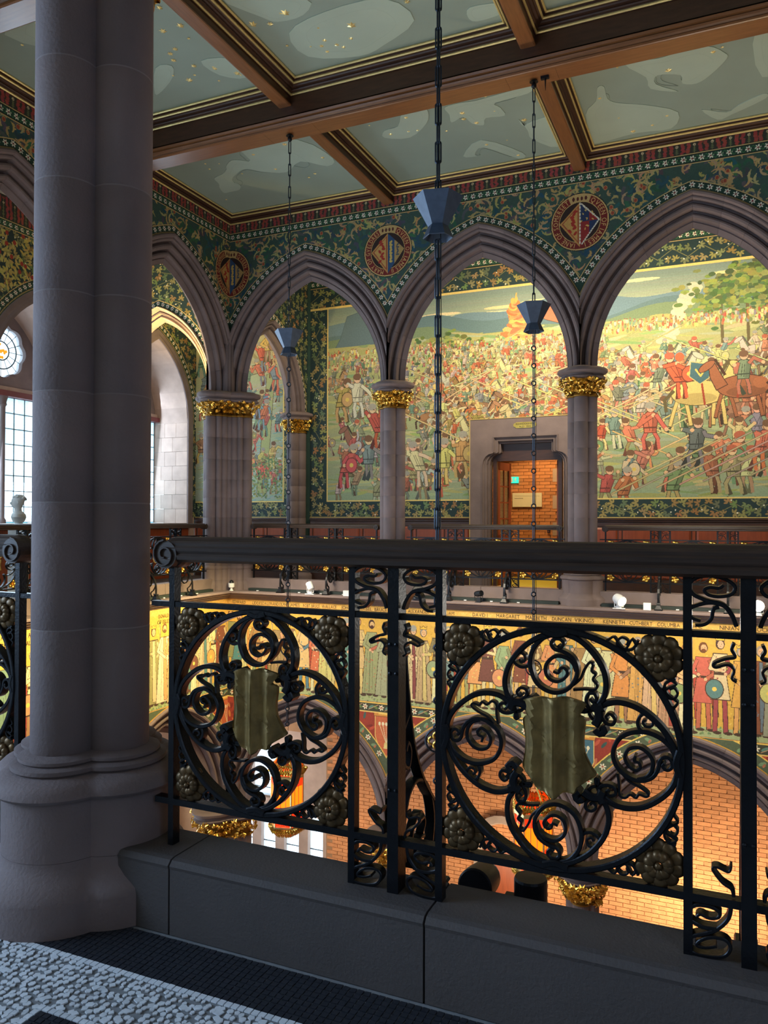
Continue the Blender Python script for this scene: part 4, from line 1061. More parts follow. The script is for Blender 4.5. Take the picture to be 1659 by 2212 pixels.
    for k in range(int((s1-s0)*60)):
        x, z = r.uniform(s0, s1), r.uniform(-3.35, -1.9); A.ell(x, z, .06, .022, jit(r.choice([(190, 84, 54), (120, 44, 36), (60, 92, 84), (196, 120, 70)]), 8, r), r.uniform(0, 3))
    for cx in cs:
        for sg in (1,):
            m_ = cx+1.545
            A.opoly([(m_-.2, -1.98), (m_+.2, -1.98), (m_+.2, -2.3), (m_+.12, -2.52), (m_, -2.64), (m_-.12, -2.52), (m_-.2, -2.3)], (70, 108, 122) if int(cx) % 2 else (196, 104, 66), (220, 190, 110), .014)
            A.opoly([(m_-.24, -1.82), (m_+.24, -1.82), (m_+.22, -1.98), (m_-.22, -1.98)], (206, 140, 66), dk, .008); A.rect(m_-.14, m_+.14, -1.95, -1.86, (226, 190, 96))
            for k in range(5): A.line([(m_, -2.42), (m_+(k-2)*.06, -2.12)], .01, (220, 206, 160)); A.ell(m_+(k-2)*.06, -2.1, .022, .03, (226, 216, 180))
            A.poly([(m_-.05, -2.5), (m_+.05, -2.5), (m_+.035, -2.4), (m_-.035, -2.4)], (220, 200, 130))
    def flowerband(z0, z1):
        A.rect(s0, s1, z0, z1, (64, 66, 50)); x = s0+.1
        while x < s1:
            star6(A, x, (z0+z1)/2, .048, (226, 218, 190), (170, 90, 60)); A.ell(x+.11, (z0+z1)/2, .05, .025, (92, 130, 116), .5); A.ell(x+.19, (z0+z1)/2, .045, .02, (100, 124, 70), -.5); A.line([(x+.06, z0+.03), (x+.24, z1-.03)], .009, (196, 150, 110)); x += .29
    flowerband(-1.92, -1.77); A.rect(s0, s1, -1.785, -1.765, (232, 196, 96)); A.rect(s0, s1, -1.93, -1.912, (226, 192, 110))
    X, Z = np.meshgrid(A.X, A.Z); dist = np.full(X.shape, 9.)
    for cx in cs: dist = np.minimum(dist, np.hypot(np.abs(X-cx)+LO['c'], np.maximum(Z-LO['zs'], 0))-(LO['a']+LO['c']))
    sel = (dist < .60) & (Z < -1.77); A.a[sel] = (84, 96, 72)
    for a, b, c in ((.585, .602, (232, 196, 96)), (.43, .455, (196, 150, 60))): A.a[(dist >= a) & (dist < b) & (Z < -1.77)] = c
    for cx in cs:
        R = LO['a']+LO['c']+.52; ph = math.acos(LO['c']/R); n = int(R*ph/.15)
        for side in (-1, 1):
            for k in range(n+1):
                px, pz = arch_pt(cx, LO['a'], LO['c'], LO['zs'], .52, k/n, side)
                if pz > -1.86 or abs(px-cx) > 1.5: continue
                if k % 2: star6(A, px, pz, .05, (226, 218, 190), (170, 90, 60))
                else: A.ell(px, pz, .05, .024, (120, 150, 110), r.uniform(0, 3)); A.ell(px+.02, pz-.02, .03, .016, (176, 110, 80), 1)
    A.mask &= dist > .42
    A.rect(s0, s1, -.30, -.185, (214, 168, 84)); 
    for k in range(700): A.ell(r.uniform(s0, s1), r.uniform(-.3, -.19), .012, .006, jit((226, 184, 104), 8, r))
    A.build('painted_procession', F, wall, 0)
    mb = MB()
    for x, t, wd in names: text_mb(mb, t, .078, lambda a, b, x=x: F(x+flip*a, -.003, -.272+b), width=wd)
    if mb.v: mb.build('painted_names', ink, wall)
procession(F_far, walls['wall_farl'], -8.166, 1.9, CX[:4], [(-7.93, 'EDWARD', .27), (-7.47, 'LIDDESDALE', .36), (-7.12, 'RANDOLPH', .32), (-6.80, 'JAMES', .2), (-6.47, 'ROBT BRUCE', .32), (-6.13, 'WALLACE', .28), (-5.81, 'JOHN', .18), (-5.45, 'ISABEL', .22), (-5.18, 'BRUCE', .22), (-4.52, 'ALEXANDER', .36), (-4.05, 'WILLIAM', .26), (-3.50, 'DAVID I', .24), (-3.06, 'MARGARET', .36), (-2.63, 'MACBETH', .31), (-2.25, 'DUNCAN', .28), (-1.92, 'VIKINGS', .28), (-1.50, 'KENNETH', .30), (-1.13, 'CUTHBERT', .31), (-.76, 'COLUMBA', .30), (-.42, 'BLANE', .2), (.02, 'NINIAN', .24), (.42, 'EOCH', .2)], 21)
procession(F_left, walls['wall_leftl'], 6.4, 11.62, CY[:2], [], 31)
mb = MB()
for y, z, t in ((9.88, -.34, 'DONALD'), (9.88, -.43, 'OF ISLES'), (7.36, -.30, 'ANNA'), (7.36, -.40, 'ALBANY'), (6.95, -.28, 'ARCH'), (6.95, -.38, 'BELL'), (6.95, -.48, 'EARL')):
    text_mb(mb, t, .085, lambda a, b, y=y, z=z: F_left(y+a, -.003, z+b), width=.03*len(t)+.06)
mb.build('painted_names', ink, walls['wall_leftl'])

# ------------------------------------------------------------------ ceiling: panels, beams, coffer mouldings, relief figures, stars
ceil = st('ceiling', MB().box(-8.7, 1.7, 6.642, 7.3, 12.1, 6.70), sage)
XB = [-8.166, -5.06, -1.985, 1.105, 4.2, 7.2]; YB = [2.26, 5.44, 8.53, 11.62]
for yb, lab in ((8.53, 'deep varnished ceiling beam carrying the two farther lantern chains'), (5.44, 'deep varnished ceiling beam nearer the viewer, cut by the top of the picture')):
    t = thing('ceiling_beam', lab, 'beam', (-.5, yb, 6.12), 0, 'main ceiling beams')
    L0, L1 = -7.66, 7.7
    MB().box(L0, -.165, .13, L1, .165, .52).build('beam_core', wood_d, t)
    x = L0; i = 0
    for a, b in zip([L0, -4.9, -4.2, -1.75, -1.2, 2.0], [-4.9, -4.2, -1.75, -1.2, 2.0, L1]):
        MB().box(a+.001, -.135, 0, b-.001, .135, .03).build('soffit_board', wood_l, t)
    for sg in (-1, 1):
        mb = MB(); pf = [(.13, .0), (.15, .008), (.155, .025), (.142, .04), (.16, .055), (.168, .075), (.15, .09), (.172, .10), (.182, .125), (.165, .14), (.165, .15)]
        mb.grid([[(L0, sg*y, z) for y, z in pf], [(L1, sg*y, z) for y, z in pf]]); mb.build('beam_moulding', wood_l, t)
for xb, lab in ((-5.06, 'ceiling joist meeting the far wall above the middle of the first free column'), (-1.985, 'ceiling joist meeting the far wall above the column beside the doorway'), (1.105, 'ceiling joist near the right edge of the ceiling')):
    for y0, y1, w_ in ((8.53+.166, 11.615, 'far'), (5.44+.166, 8.53-.166, 'middle'), (2.27, 5.44-.166, 'near')):
        t = thing('ceiling_joist', lab+', '+w_+' length', 'joist', (xb, (y0+y1)/2, 6.38), 0)
        h = (y1-y0)/2
        MB().box(-.075, -h, .012, .075, h, .27).build('joist_core', wood_d, t)
        mb = MB().box(-.068, -h, 0, .068, h, .012); mb.build('soffit_board', wood_j, t)
        mb = MB()
        for sg in (-1, 1): mb.grid([[(sg*x, -h, z) for x, z in ((.068, 0), (.085, .006), (.088, .02), (.078, .03), (.075, .034))], [(sg*x, h, z) for x, z in ((.068, 0), (.085, .006), (.088, .02), (.078, .03), (.075, .034))]])
        mb.build('joist_moulding', wood_j, t)
def ring_rect(mb, x0, x1, y0, y1, prof):
    rows = []
    for (x, y, sx, sy) in ((x0, y0, 1, 1), (x1, y0, -1, 1), (x1, y1, -1, -1), (x0, y1, 1, -1), (x0, y0, 1, 1)):
        rows.append([(x+sx*i, y+sy*i, z) for i, z in prof])
    mb.grid(rows)
k = 0
for i in range(4):
    for j in range(3):
        hx = lambda q: 0 if q in (0, 5) else .075
        x0, x1 = XB[i]+hx(i), XB[i+1]-hx(i+1); y0, y1 = YB[j]+(0 if j == 0 else .165), YB[j+1]-(0 if j == 2 else .165)
        k += 1; t = MB(); ring_rect(t, x0, x1, y0, y1, [(.0, 6.50), (.012, 6.50), (.012, 6.515), (.03, 6.53), (.045, 6.532), (.055, 6.545), (.05, 6.56), (.075, 6.566), (.085, 6.58), (.10, 6.585), (.10, 6.60), (.125, 6.605), (.13, 6.625), (.15, 6.632), (.155, 6.643)])
        o = t.build('trim_%d' % (k+1), wood_d); o['kind'] = 'structure'
        for a, z in ((.013, 6.508), (.103, 6.592), (.145, 6.627)):
            t = MB(); ring_rect(t, x0, x1, y0, y1, [(a-.006, z+.009), (a+.002, z+.0), (a+.001, z-.012), (a+.012, z-.015), (a+.021, z-.005), (a+.018, z+.010)]); t.build('gilded_bead', goldline, o)
REL = [[(-6.57, 9.86), (-6.71, 9.81), (-6.84, 9.76), (-7.01, 9.87), (-7.08, 9.97), (-7.22, 10.08), (-7.34, 10.12), (-7.46, 10.18), (-7.5, 10.36), (-7.58, 10.49), (-7.63, 10.68), (-7.51, 10.69), (-7.33, 10.68), (-7.23, 10.57), (-7.22, 10.47), (-7.25, 10.42), (-7.19, 10.28), (-7.03, 10.17), (-6.89, 10.09), (-6.77, 10.1), (-6.67, 10.2), (-6.6, 10.28), (-6.28, 10.43), (-5.9, 10.2), (-5.6, 10.5), (-5.4, 10.3), (-5.6, 9.6), (-6.43, 9.3)],
 [(-1.1, 9.56), (-0.74, 9.59), (-0.56, 9.57), (-0.21, 9.56), (-0.02, 9.78), (0.0, 9.92), (-0.18, 10.2), (-0.34, 10.33), (-0.5, 10.26), (-0.51, 10.06), (-0.77, 9.95), (-0.8, 10.15), (-0.56, 10.43), (-0.87, 10.23), (-0.9, 9.94)],
 [(-1.72, 10.53), (-1.54, 10.24), (-1.48, 9.94), (-1.4, 9.95), (-1.4, 10.24), (-1.29, 10.41), (-0.96, 10.61), (-0.59, 10.96), (-0.7, 11.38), (-1.15, 11.32), (-1.7, 11.41), (-1.75, 11.28)],
 [(-3.39, 9.62), (-3.16, 9.59), (-2.95, 9.62), (-2.21, 9.56), (-2.31, 9.72), (-2.75, 9.77), (-2.72, 9.91), (-2.72, 10.13), (-2.97, 10.09), (-3.05, 10.26), (-3.18, 10.16), (-3.24, 9.94), (-3.43, 10.02), (-3.39, 9.81)],
 [(-3.59, 11.02), (-3.2, 10.65), (-2.75, 11.27), (-2.85, 11.42), (-3.23, 10.87), (-3.41, 11.02), (-3.4, 11.1)],
 [(-2.57, 10.3), (-2.56, 10.5), (-2.42, 10.43), (-2.12, 10.45), (-2.24, 11.29), (-2.53, 10.91), (-2.53, 10.65)],
 [(-4.36, 9.86), (-4.14, 9.82), (-3.94, 9.51), (-3.67, 9.5), (-3.63, 9.64), (-3.76, 9.91), (-4.11, 10.18), (-4.44, 10.04)],
 [(-2.55, 7.98), (-2.48, 7.84), (-2.17, 7.9), (-2.17, 8.06), (-2.48, 8.09)],
 [(-0.3, 11.02), (0.0, 11.22), (0.14, 11.09), (0.43, 10.92), (0.46, 11.05), (0.06, 11.31), (-0.11, 11.38)],
 [(-4.8, 6.67), (-4.01, 7.02), (-4.16, 7.24), (-4.47, 7.23), (-4.59, 7.09)], [(-4.46, 7.45), (-3.94, 7.29), (-3.26, 7.35), (-3.1, 7.8), (-3.58, 8.07), (-3.93, 8.15), (-4.48, 7.92)],
 [(-6.28, 7.39), (-6.07, 7.43), (-6.22, 7.63), (-6.54, 7.82), (-6.66, 7.83)], [(-5.69, 7.49), (-5.33, 7.6), (-5.4, 7.99), (-5.66, 7.82)],
 [(-1.2, 6.3), (-.4, 6.6), (.3, 6.4), (.2, 7.3), (-.6, 7.6), (-1.3, 7.2)], [(-7.4, 6.2), (-6.6, 6.0), (-5.9, 6.5), (-6.2, 6.9), (-6.9, 6.8)], [(.3, 9.4), (.8, 9.3), (.9, 10.3), (.4, 10.5)]]
for P in REL:
    sp = smooth_path(P, 3, True)
    MB().prism([(p[0], p[1]) for p in sp], 6.6355, 6.645, lambda a, y, b: (a, b, y)).build('relief_figure', sage2, ceil)
    mb = MB()       # incised inner line
    cx_, cy_ = np.mean([p[0] for p in sp]), np.mean([p[1] for p in sp])
    mb.tube([(cx_+(p[0]-cx_)*.72, cy_+(p[1]-cy_)*.72, 6.638) for p in sp], .003, 4, True); mb.build('relief_line', sage, ceil)
STR = [(-4.32, 7.13, 2), (-4.75, 7.16, 1.4), (-4.57, 7.23, 1), (-3.76, 7.6, 2), (-4.16, 7.72, 1), (-4.07, 7.85, 1), (-4.24, 7.8, 1), (-4.02, 7.92, .9), (-4.23, 7.92, .9), (-3.87, 7.81, .9), (-4.6, 7.64, .6), (-5.5, 6.53, 1), (-5.49, 6.86, 1.2), (-5.73, 6.86, 1.2), (-5.55, 7.08, .6), (-5.82, 7.18, 1), (-5.93, 7.23, 1), (-5.98, 7.35, 1), (-5.83, 7.54, 1), (-5.63, 7.68, 1.1), (-5.44, 7.87, 1.5), (-6.07, 7.76, 1.3), (-5.53, 10.22, 1.1), (-5.95, 9.53, 1), (-5.84, 9.64, 1.4), (-6.43, 9.73, 1), (-6.38, 10.27, 1), (-5.9, 10.65, .7), (-6.05, 10.73, .7), (-7.32, 9.86, .6), (-3.95, 9.65, 1), (-4.32, 9.98, 1), (-3.22, 9.84, 1.4), (-3.25, 10.0, 1), (-3.12, 10.16, 1.3), (-2.51, 10.35, 1.2), (-3.17, 10.81, 1), (-2.83, 11.31, 1), (-3.57, 10.21, .6), (-0.64, 9.89, 1.6), (-0.14, 9.71, 1.1), (-1.49, 10.2, .9), (-0.73, 11.0, .8), (-0.93, 11.18, .8), (-1.19, 11.25, 1.4), (-3.06, 7.49, 1), (-3.93, 10.03, .7), (-4.06, 10.01, .7)]
r = random.Random(4)
for k in range(60): STR.append((r.choice((-6.6, -3.5, -.4))+r.uniform(-1.2, 1.2), r.choice((6.9, 6.9, 10.0))+r.uniform(-1.1, 1.1), r.uniform(.35, .6)))
mb = MB(); pts = []
for k in range(12): a = PI*k/6; q = .026 if k % 2 == 0 else .012; pts.append((q*math.cos(a), q*math.sin(a), .004))
mb.add([(0, 0, -.008)]+pts, [(0, (q+1) % 12+1, q+1) for q in range(12)]); me = mb.mesh('star', goldline)
for x, y, s_ in STR: link('star', me, ceil, loc=(x, y, 6.633), scale=(s_*1.5, s_*1.5, s_*1.3), rot=(0, 0, x*7))

# ------------------------------------------------------------------ dado panelling
def dado(parent, x0, x1, F):
    n = max(1, int(round((x1-x0)/.62))); w_ = (x1-x0)/n
    run_ = MB().box(x0, -.02, FLZ, x1, 0, 1.2, F); run_.build('backing_board', wood_d, parent)
    mb = MB(); mb.grid([[F(x, d, z) for d, z in ((0, 1.26), (-.05, 1.262), (-.055, 1.24), (-.04, 1.225), (-.04, 1.205), (-.025, 1.19), (-.025, 1.12), (-.02, 1.11))] for x in (x0, x1)]); mb.build('top_rail', wood_d, parent)
    MB().box(x0, -.035, FLZ, x1, -.02, .14, F).build('skirting', wood_d, parent)
    pm = None
    for i in range(n):
        a = x0+i*w_
        MB().box(a, -.034, .14, a+.05, -.02, 1.12, F).build('stile', dado_m, parent)
        for z0, z1 in ((.18, .62), (.68, 1.09)):
            mb = MB(); xa, xb = a+.07, a+w_-.02
            mb.grid([[F(xa, -.02, z0), F(xb, -.02, z0), F(xb, -.02, z1), F(xa, -.02, z1)], [F(xa+.03, -.036, z0+.03), F(xb-.03, -.036, z0+.03), F(xb-.03, -.036, z1-.03), F(xa+.03, -.036, z1-.03)]], True); n_ = len(mb.v); mb.f.append((4, 5, 6, 7)); mb.build('panel', dado_m, parent)
dado(wg, -8.1, DX0-.32, F_back); dado(wg, DX1+.32, 1.9, F_back); dado(wg, -11.1, -8.6, F_back)
dado(wwo, 8.6, 9.07, F_win)
for y0, y1 in ((9.07, 11.07), (12.2, 14.2)):
    MB().box(y0, -.04, FLZ, y1, -.0, 1.04, F_win).build('window_dado', dado_m, wwo)
    MB().box(y0-.05, -.12, 1.04, y1+.05, .0, 1.10, F_win).build('window_board', wood_l, wwo)

# ------------------------------------------------------------------ doorway and the room behind it
def doorhole(o):
    a, b = DX0+o, DX1-o; top = DZ-o
    L = [(a, FLZ), (a, 2.28)]
    for k in range(5):
        t = PI/2*k/4; L.append((a+.20-.20*math.cos(t), 2.28+.22*math.sin(t)))
    L += [(a+.22, 2.52), (a+.22, top)]
    return L+[(DX0+DX1-x, z) for x, z in L[::-1]]
door = st('door_1', MB().box(DX0-.3, 14.47, 3.1, DX1+.3, 14.6, 3.15), stone)
ou = [(DX0-.32, FLZ), (DX0-.32, 3.16), (DX1+.32, 3.16), (DX1+.32, FLZ)]
def holed(y, O, Hh):
    poly = O+Hh[::-1]
    tr = tessellate_polygon([[Vector((a, b, 0)) for a, b in poly]])
    return [(a, y, b) for a, b in poly], [tuple(t) for t in tr]
mb = MB(); vs, fs = holed(14.44, ou, doorhole(-.08)); mb.add(vs, fs)
mb.grid([[(a, 14.44, b) for a, b in ou], [(a, 14.52, b) for a, b in ou]])
mb.build('stone_surround', stone, door)
mb = MB(); rows = []
for o_, y in ((-.08, 14.44), (-.075, 14.42), (-.06, 14.42), (-.05, 14.45), (-.02, 14.47), (-.015, 14.455), (.01, 14.46), (.02, 14.50), (.03, 14.52), (.035, 14.505), (.055, 14.51), (.06, 14.7)): rows.append([(a, y, b) for a, b in doorhole(o_)])
mb.grid(rows).build('moulded_jamb', stone, door)
mb = MB()
for (a, b), (c, d) in zip(ou[:-1], ou[1:]): mb.tube([(a, 14.435, b), (c, 14.435, d)], .008, 4)
mb.build('gilded_edge', goldline, door)
MB().box(DX0+.1, 14.62, 2.36, DX1-.1, 14.70, 2.80).build('wooden_transom', wood_d, door)
for sg, xa in ((1, DX0+.10), (-1, DX1-.10)): MB().box(min(xa, xa+sg*.07), 14.6, FLZ, max(xa, xa+sg*.07), 14.70, 2.4).build('wooden_frame', wood_d, door)
MB().prism([(-3.48-.22+x, 3.0+z) for x, z in ((0, .035), (.03, .055), (.06, .07), (.38, .07), (.41, .055), (.44, .035), (.44, -.0), (.41, -.02), (.38, -.04), (.06, -.04), (.03, -.02), (0, 0))], 14.43, 14.44).build('gilded_plaque', gold, door)
mb = MB(); text_mb(mb, 'BANNOCKBVRN', .048, lambda a, b: (-3.48+a, 14.428, 3.022+b), width=.34); text_mb(mb, 'A.D. 1314', .042, lambda a, b: (-3.48+a, 14.428, 2.972+b), width=.22); mb.build('plaque_lettering', ink, door)
# room behind
rm = st('wall_back_room', MB().box(-6.0, 17.2, FLZ, -1.2, 17.35, 3.4).box(-6.0, 14.72, FLZ, -5.9, 17.2, 3.4).box(-1.4, 14.72, FLZ, -1.3, 17.2, 3.4), mortar)
bk = MESHCACHE['brick'] = MB().box(-.112, -.012, -.0325, .112, .01, .0325).mesh('brick', brick_m)
for j in range(38):
    for i in range(8):
        x = -5.25+(i+(j % 2)*.5)*.24; z = .05+j*.074
        if x > -3.45 and (j//4) % 2 == 0: continue
        if x > -3.35: continue
        link('brick', bk, rm, loc=(x, 17.19, z))
for j in range(10):
    x0 = -3.52 if j % 2 else -3.36; MB().box(x0, 17.17, j*.296+.003, -2.2, 17.2, j*.296+.293).build('quoin_stone', stone2, rm)
st('floor_back_room', MB().box(-6, 14.7, -.3, -1.2, 17.2, FLZ), carpet)
st('ceiling_back_room', MB().box(-6, 14.7, 3.3, -1.2, 17.3, 3.4), cream)
mb = MB(); mb.tube([(-5.4, 17.1, 2.35), (-4.6, 17.05, 2.62), (-3.9, 17.0, 2.74)], .07, 6); mb.build('roof_timber', wood_d, rm)
lamp('room_lamp', 'AREA', (-3.6, 15.9, 3.2), (-3.8, 16.6, 0), 70, (1, .66, .28), 1.2)
t = thing('exit_sign', 'small turquoise running man exit sign on the brick wall behind the doorway', 'sign', (-4.36, 17.16, 2.13))
MB().box(-.085, -.02, -.07, .085, .0, .07).build('sign_face', exit_m, t)
mb = MB().box(-.08, -.024, -.05, -.05, -.021, .05)
mb.ell((.02, -.024, .042), .011, .003, .011, 8, 4); mb.tube([(.018, -.024, .03), (.01, -.024, -.005)], .008, 5); mb.tube([(-.02, -.024, .012), (.0, -.024, .025), (.018, -.024, .026), (.035, -.024, .01), (.05, -.024, .015)], .005, 5); mb.tube([(.01, -.024, -.005), (.03, -.024, -.018), (.025, -.024, -.045)], .006, 5); mb.tube([(.01, -.024, -.005), (-.005, -.024, -.025), (-.028, -.024, -.028)], .006, 5)
mb.build('running_man_symbol', white_m, t)
t = thing('notice_board', 'white notice board on the brick wall below the exit sign', 'sign', (-4.08, 17.15, 1.68))
MB().box(-.33, -.02, -.155, .33, 0, .155).build('board', paper, t); mb = MB()
for i in range(9): mb.box(-.28+i*.022, -.022, .03, -.265+i*.022, -.0205, .042)
mb.box(-.28, -.022, .085, .28, -.0205, .088); mb.build('printed_lines', ink, t)
t = thing('card_reader', 'small dark box on the brick wall beside the notice board', 'wall box', (-3.6, 17.16, 1.0)); MB().box(-.03, -.03, -.05, .03, 0, .05).build('housing', lamp_bk, t); MB().box(-.012, -.033, -.03, .012, -.03, .0).build('button', redbeam, t)
for sg, hx, ang, lab in ((1, DX0+.17, 80, 'open glazed wooden door leaf on the left of the doorway'), (-1, DX1-.17, 86, 'open glazed wooden door leaf on the right of the doorway')):
    t = thing('door_leaf', lab, 'door', (hx, 14.71, FLZ), math.radians(ang if sg > 0 else 180-ang))
    W = .60; mb = MB().box(0, 0, 0, .09, .045, 2.4).box(W-.09, 0, 0, W, .045, 2.4).box(0, 0, 0, W, .045, .2).box(0, 0, 2.25, W, .045, 2.4).box(0, 0, .85, W, .045, .98); mb.build('leaf_frame', dado_m, t)
    MB().box(.09, .012, .2, W-.09, .033, .85).build('panel', dado_m, t); mb = MB().box(W/2-.012, .01, .98, W/2+.012, .036, 2.25)
    for q in range(1, 4): mb.box(.09, .01, .98+q*.317-.012, W-.09, .036, .98+q*.317+.012)
    mb.build('glazing_bars', dado_m, t)
    for q in range(4):
        for p in range(2): link('pane', MB().box(0, 0, 0, .195, .004, .29).mesh('pane', glassm), t, loc=(.1+p*.208, .02, .995+q*.317))
    mb = MB().box(W-.07, -.012, 1.0, W-.04, -.004, 1.22); mb.tube([(W-.055, -.01, 1.1), (W-.055, -.05, 1.1), (W-.16, -.055, 1.1)], .01, 6); mb.build('door_handle', brassm, t)

# ------------------------------------------------------------------ wrought iron railings
def ribbon(mb, pts, t, w_, y0=0., closed=False, n=4, taper=0.):
    """flat iron strip bent along a path in the x-z plane"""
    t *= 1.15; w_ *= 1.6
    P = smooth_path(pts, n, closed) if n > 1 else [np.array(p, float) for p in pts]; rows = []; N = len(P); ch = min(t, w_)*.2
    for i in range(N):
        a = P[(i+1) % N] if closed else P[min(i+1, N-1)]; b = P[i-1] if closed else P[max(i-1, 0)]
        d = a-b; L = math.hypot(*d) or 1; nx, nz = -d[1]/L, d[0]/L; k = 1-taper*(i/(N-1))
        h, v = t*k/2, w_/2; c_ = ch*k
        rows.append([(P[i][0]+nx*s, y0+y, P[i][1]+nz*s) for s, y in ((h, -v+c_), (h, v-c_), (h-c_, v), (-h+c_, v), (-h, v-c_), (-h, -v+c_), (-h+c_, -v), (h-c_, -v))])
    if closed: rows.append(rows[0])
    return mb.grid(rows, True, not closed)
outL = [(-0.002, 0.292), (-0.044, 0.278), (-0.085, 0.249), (-0.118, 0.206), (-0.131, 0.164), (-0.127, 0.132), (-0.112, 0.104)]
outR = [(0.004, 0.293), (0.047, 0.284), (0.082, 0.26), (0.113, 0.219), (0.124, 0.182), (0.121, 0.146), (0.105, 0.118)]
spir = [(-0.006, 0.288), (-0.036, 0.274), (-0.059, 0.243), (-0.065, 0.206), (-0.052, 0.167), (-0.028, 0.147), (0.002, 0.141), (0.032, 0.154), (0.051, 0.183), (0.053, 0.211), (0.041, 0.234), (0.02, 0.246), (-0.002, 0.251), (-0.011, 0.264), (-0.004, 0.276), (0.012, 0.277), (0.02, 0.266), (0.012, 0.256), (0.005, 0.261)]
inner = [(0.052, 0.199), (0.043, 0.22), (0.024, 0.232), (-0.0, 0.233), (-0.02, 0.217), (-0.026, 0.197), (-0.018, 0.177), (0.002, 0.169), (0.02, 0.177), (0.03, 0.193), (0.022, 0.205), (0.011, 0.202), (0.007, 0.191), (-0.006, 0.194)]
curlA = [(-0.065, 0.214), (-0.071, 0.203), (-0.089, 0.199), (-0.106, 0.209), (-0.108, 0.225), (-0.096, 0.235), (-0.081, 0.231), (-0.079, 0.217), (-0.089, 0.211), (-0.094, 0.219)]
leafp = [(0.044, 0.163), (0.061, 0.18), (0.071, 0.204), (0.084, 0.223), (0.092, 0.218), (0.089, 0.202), (0.098, 0.194), (0.092, 0.181), (0.102, 0.168), (0.096, 0.156), (0.071, 0.155), (0.044, 0.151)]
c1 = [(-0.112, 0.102), (-0.093, 0.112), (-0.077, 0.124), (-0.075, 0.14), (-0.089, 0.145), (-0.1, 0.134), (-0.093, 0.124), (-0.085, 0.129)]
c2 = [(-0.114, 0.104), (-0.109, 0.084), (-0.127, 0.076), (-0.144, 0.081), (-0.147, 0.095), (-0.133, 0.101), (-0.125, 0.093), (-0.133, 0.085)]
c3 = [(-0.111, 0.102), (-0.102, 0.085), (-0.098, 0.065), (-0.106, 0.066), (-0.102, 0.081), (-0.089, 0.086), (-0.077, 0.1)]
shp = [(-0.061, 0.126), (-0.032, 0.132), (-0.006, 0.131), (0.02, 0.137), (0.051, 0.134), (0.078, 0.119), (0.061, 0.097), (0.076, 0.083), (0.073, 0.04), (0.075, 0.001), (0.09, -0.036), (0.101, -0.054), (0.082, -0.069), (0.059, -0.084), (0.051, -0.1), (0.024, -0.1), (0.002, -0.119), (-0.02, -0.106), (-0.04, -0.101), (-0.056, -0.079), (-0.083, -0.055), (-0.077, -0.018), (-0.075, 0.023), (-0.083, 0.067), (-0.069, 0.084), (-0.09, 0.108)]
topS = [(-0.025, 0.957), (-0.035, 0.983), (-0.055, 1.007), (-0.089, 1.015), (-0.119, 1.029), (-0.127, 1.049), (-0.114, 1.066), (-0.085, 1.073), (-0.05, 1.067), (-0.028, 1.05), (-0.035, 1.032), (-0.06, 1.025), (-0.084, 1.028), (-0.094, 1.039), (-0.082, 1.046), (-0.062, 1.045), (-0.052, 1.052)]
top2 = [(-0.034, 0.981), (-0.05, 1.003), (-0.079, 1.01), (-0.109, 1.003), (-0.127, 0.991), (-0.122, 0.973), (-0.102, 0.966)]
top3 = [(-0.062, 1.001), (-0.074, 0.995), (-0.079, 0.972), (-0.094, 0.958), (-0.114, 0.955)]
botS = [(-0.037, 0.318), (-0.043, 0.281), (-0.067, 0.25), (-0.092, 0.235), (-0.124, 0.22), (-0.133, 0.2), (-0.121, 0.184), (-0.086, 0.182), (-0.052, 0.191), (-0.039, 0.214), (-0.052, 0.229), (-0.082, 0.228), (-0.106, 0.214), (-0.111, 0.202), (-0.091, 0.202), (-0.069, 0.21)]
bot2 = [(-0.067, 0.25), (-0.101, 0.249), (-0.129, 0.262), (-0.132, 0.279), (-0.114, 0.296), (-0.084, 0.299), (-0.063, 0.291), (-0.065, 0.278), (-0.084, 0.272), (-0.104, 0.277), (-0.112, 0.269)]
wh1 = [(-0.03, 0.917), (-0.035, 0.903), (-0.028, 0.886), (-0.049, 0.88), (-0.074, 0.867), (-0.069, 0.859), (-0.044, 0.867), (-0.03, 0.855), (-0.035, 0.836), (-0.025, 0.828)]
wh2 = [(-0.032, 0.332), (-0.037, 0.349), (-0.057, 0.361), (-0.077, 0.387), (-0.067, 0.394), (-0.043, 0.387), (-0.037, 0.402)]
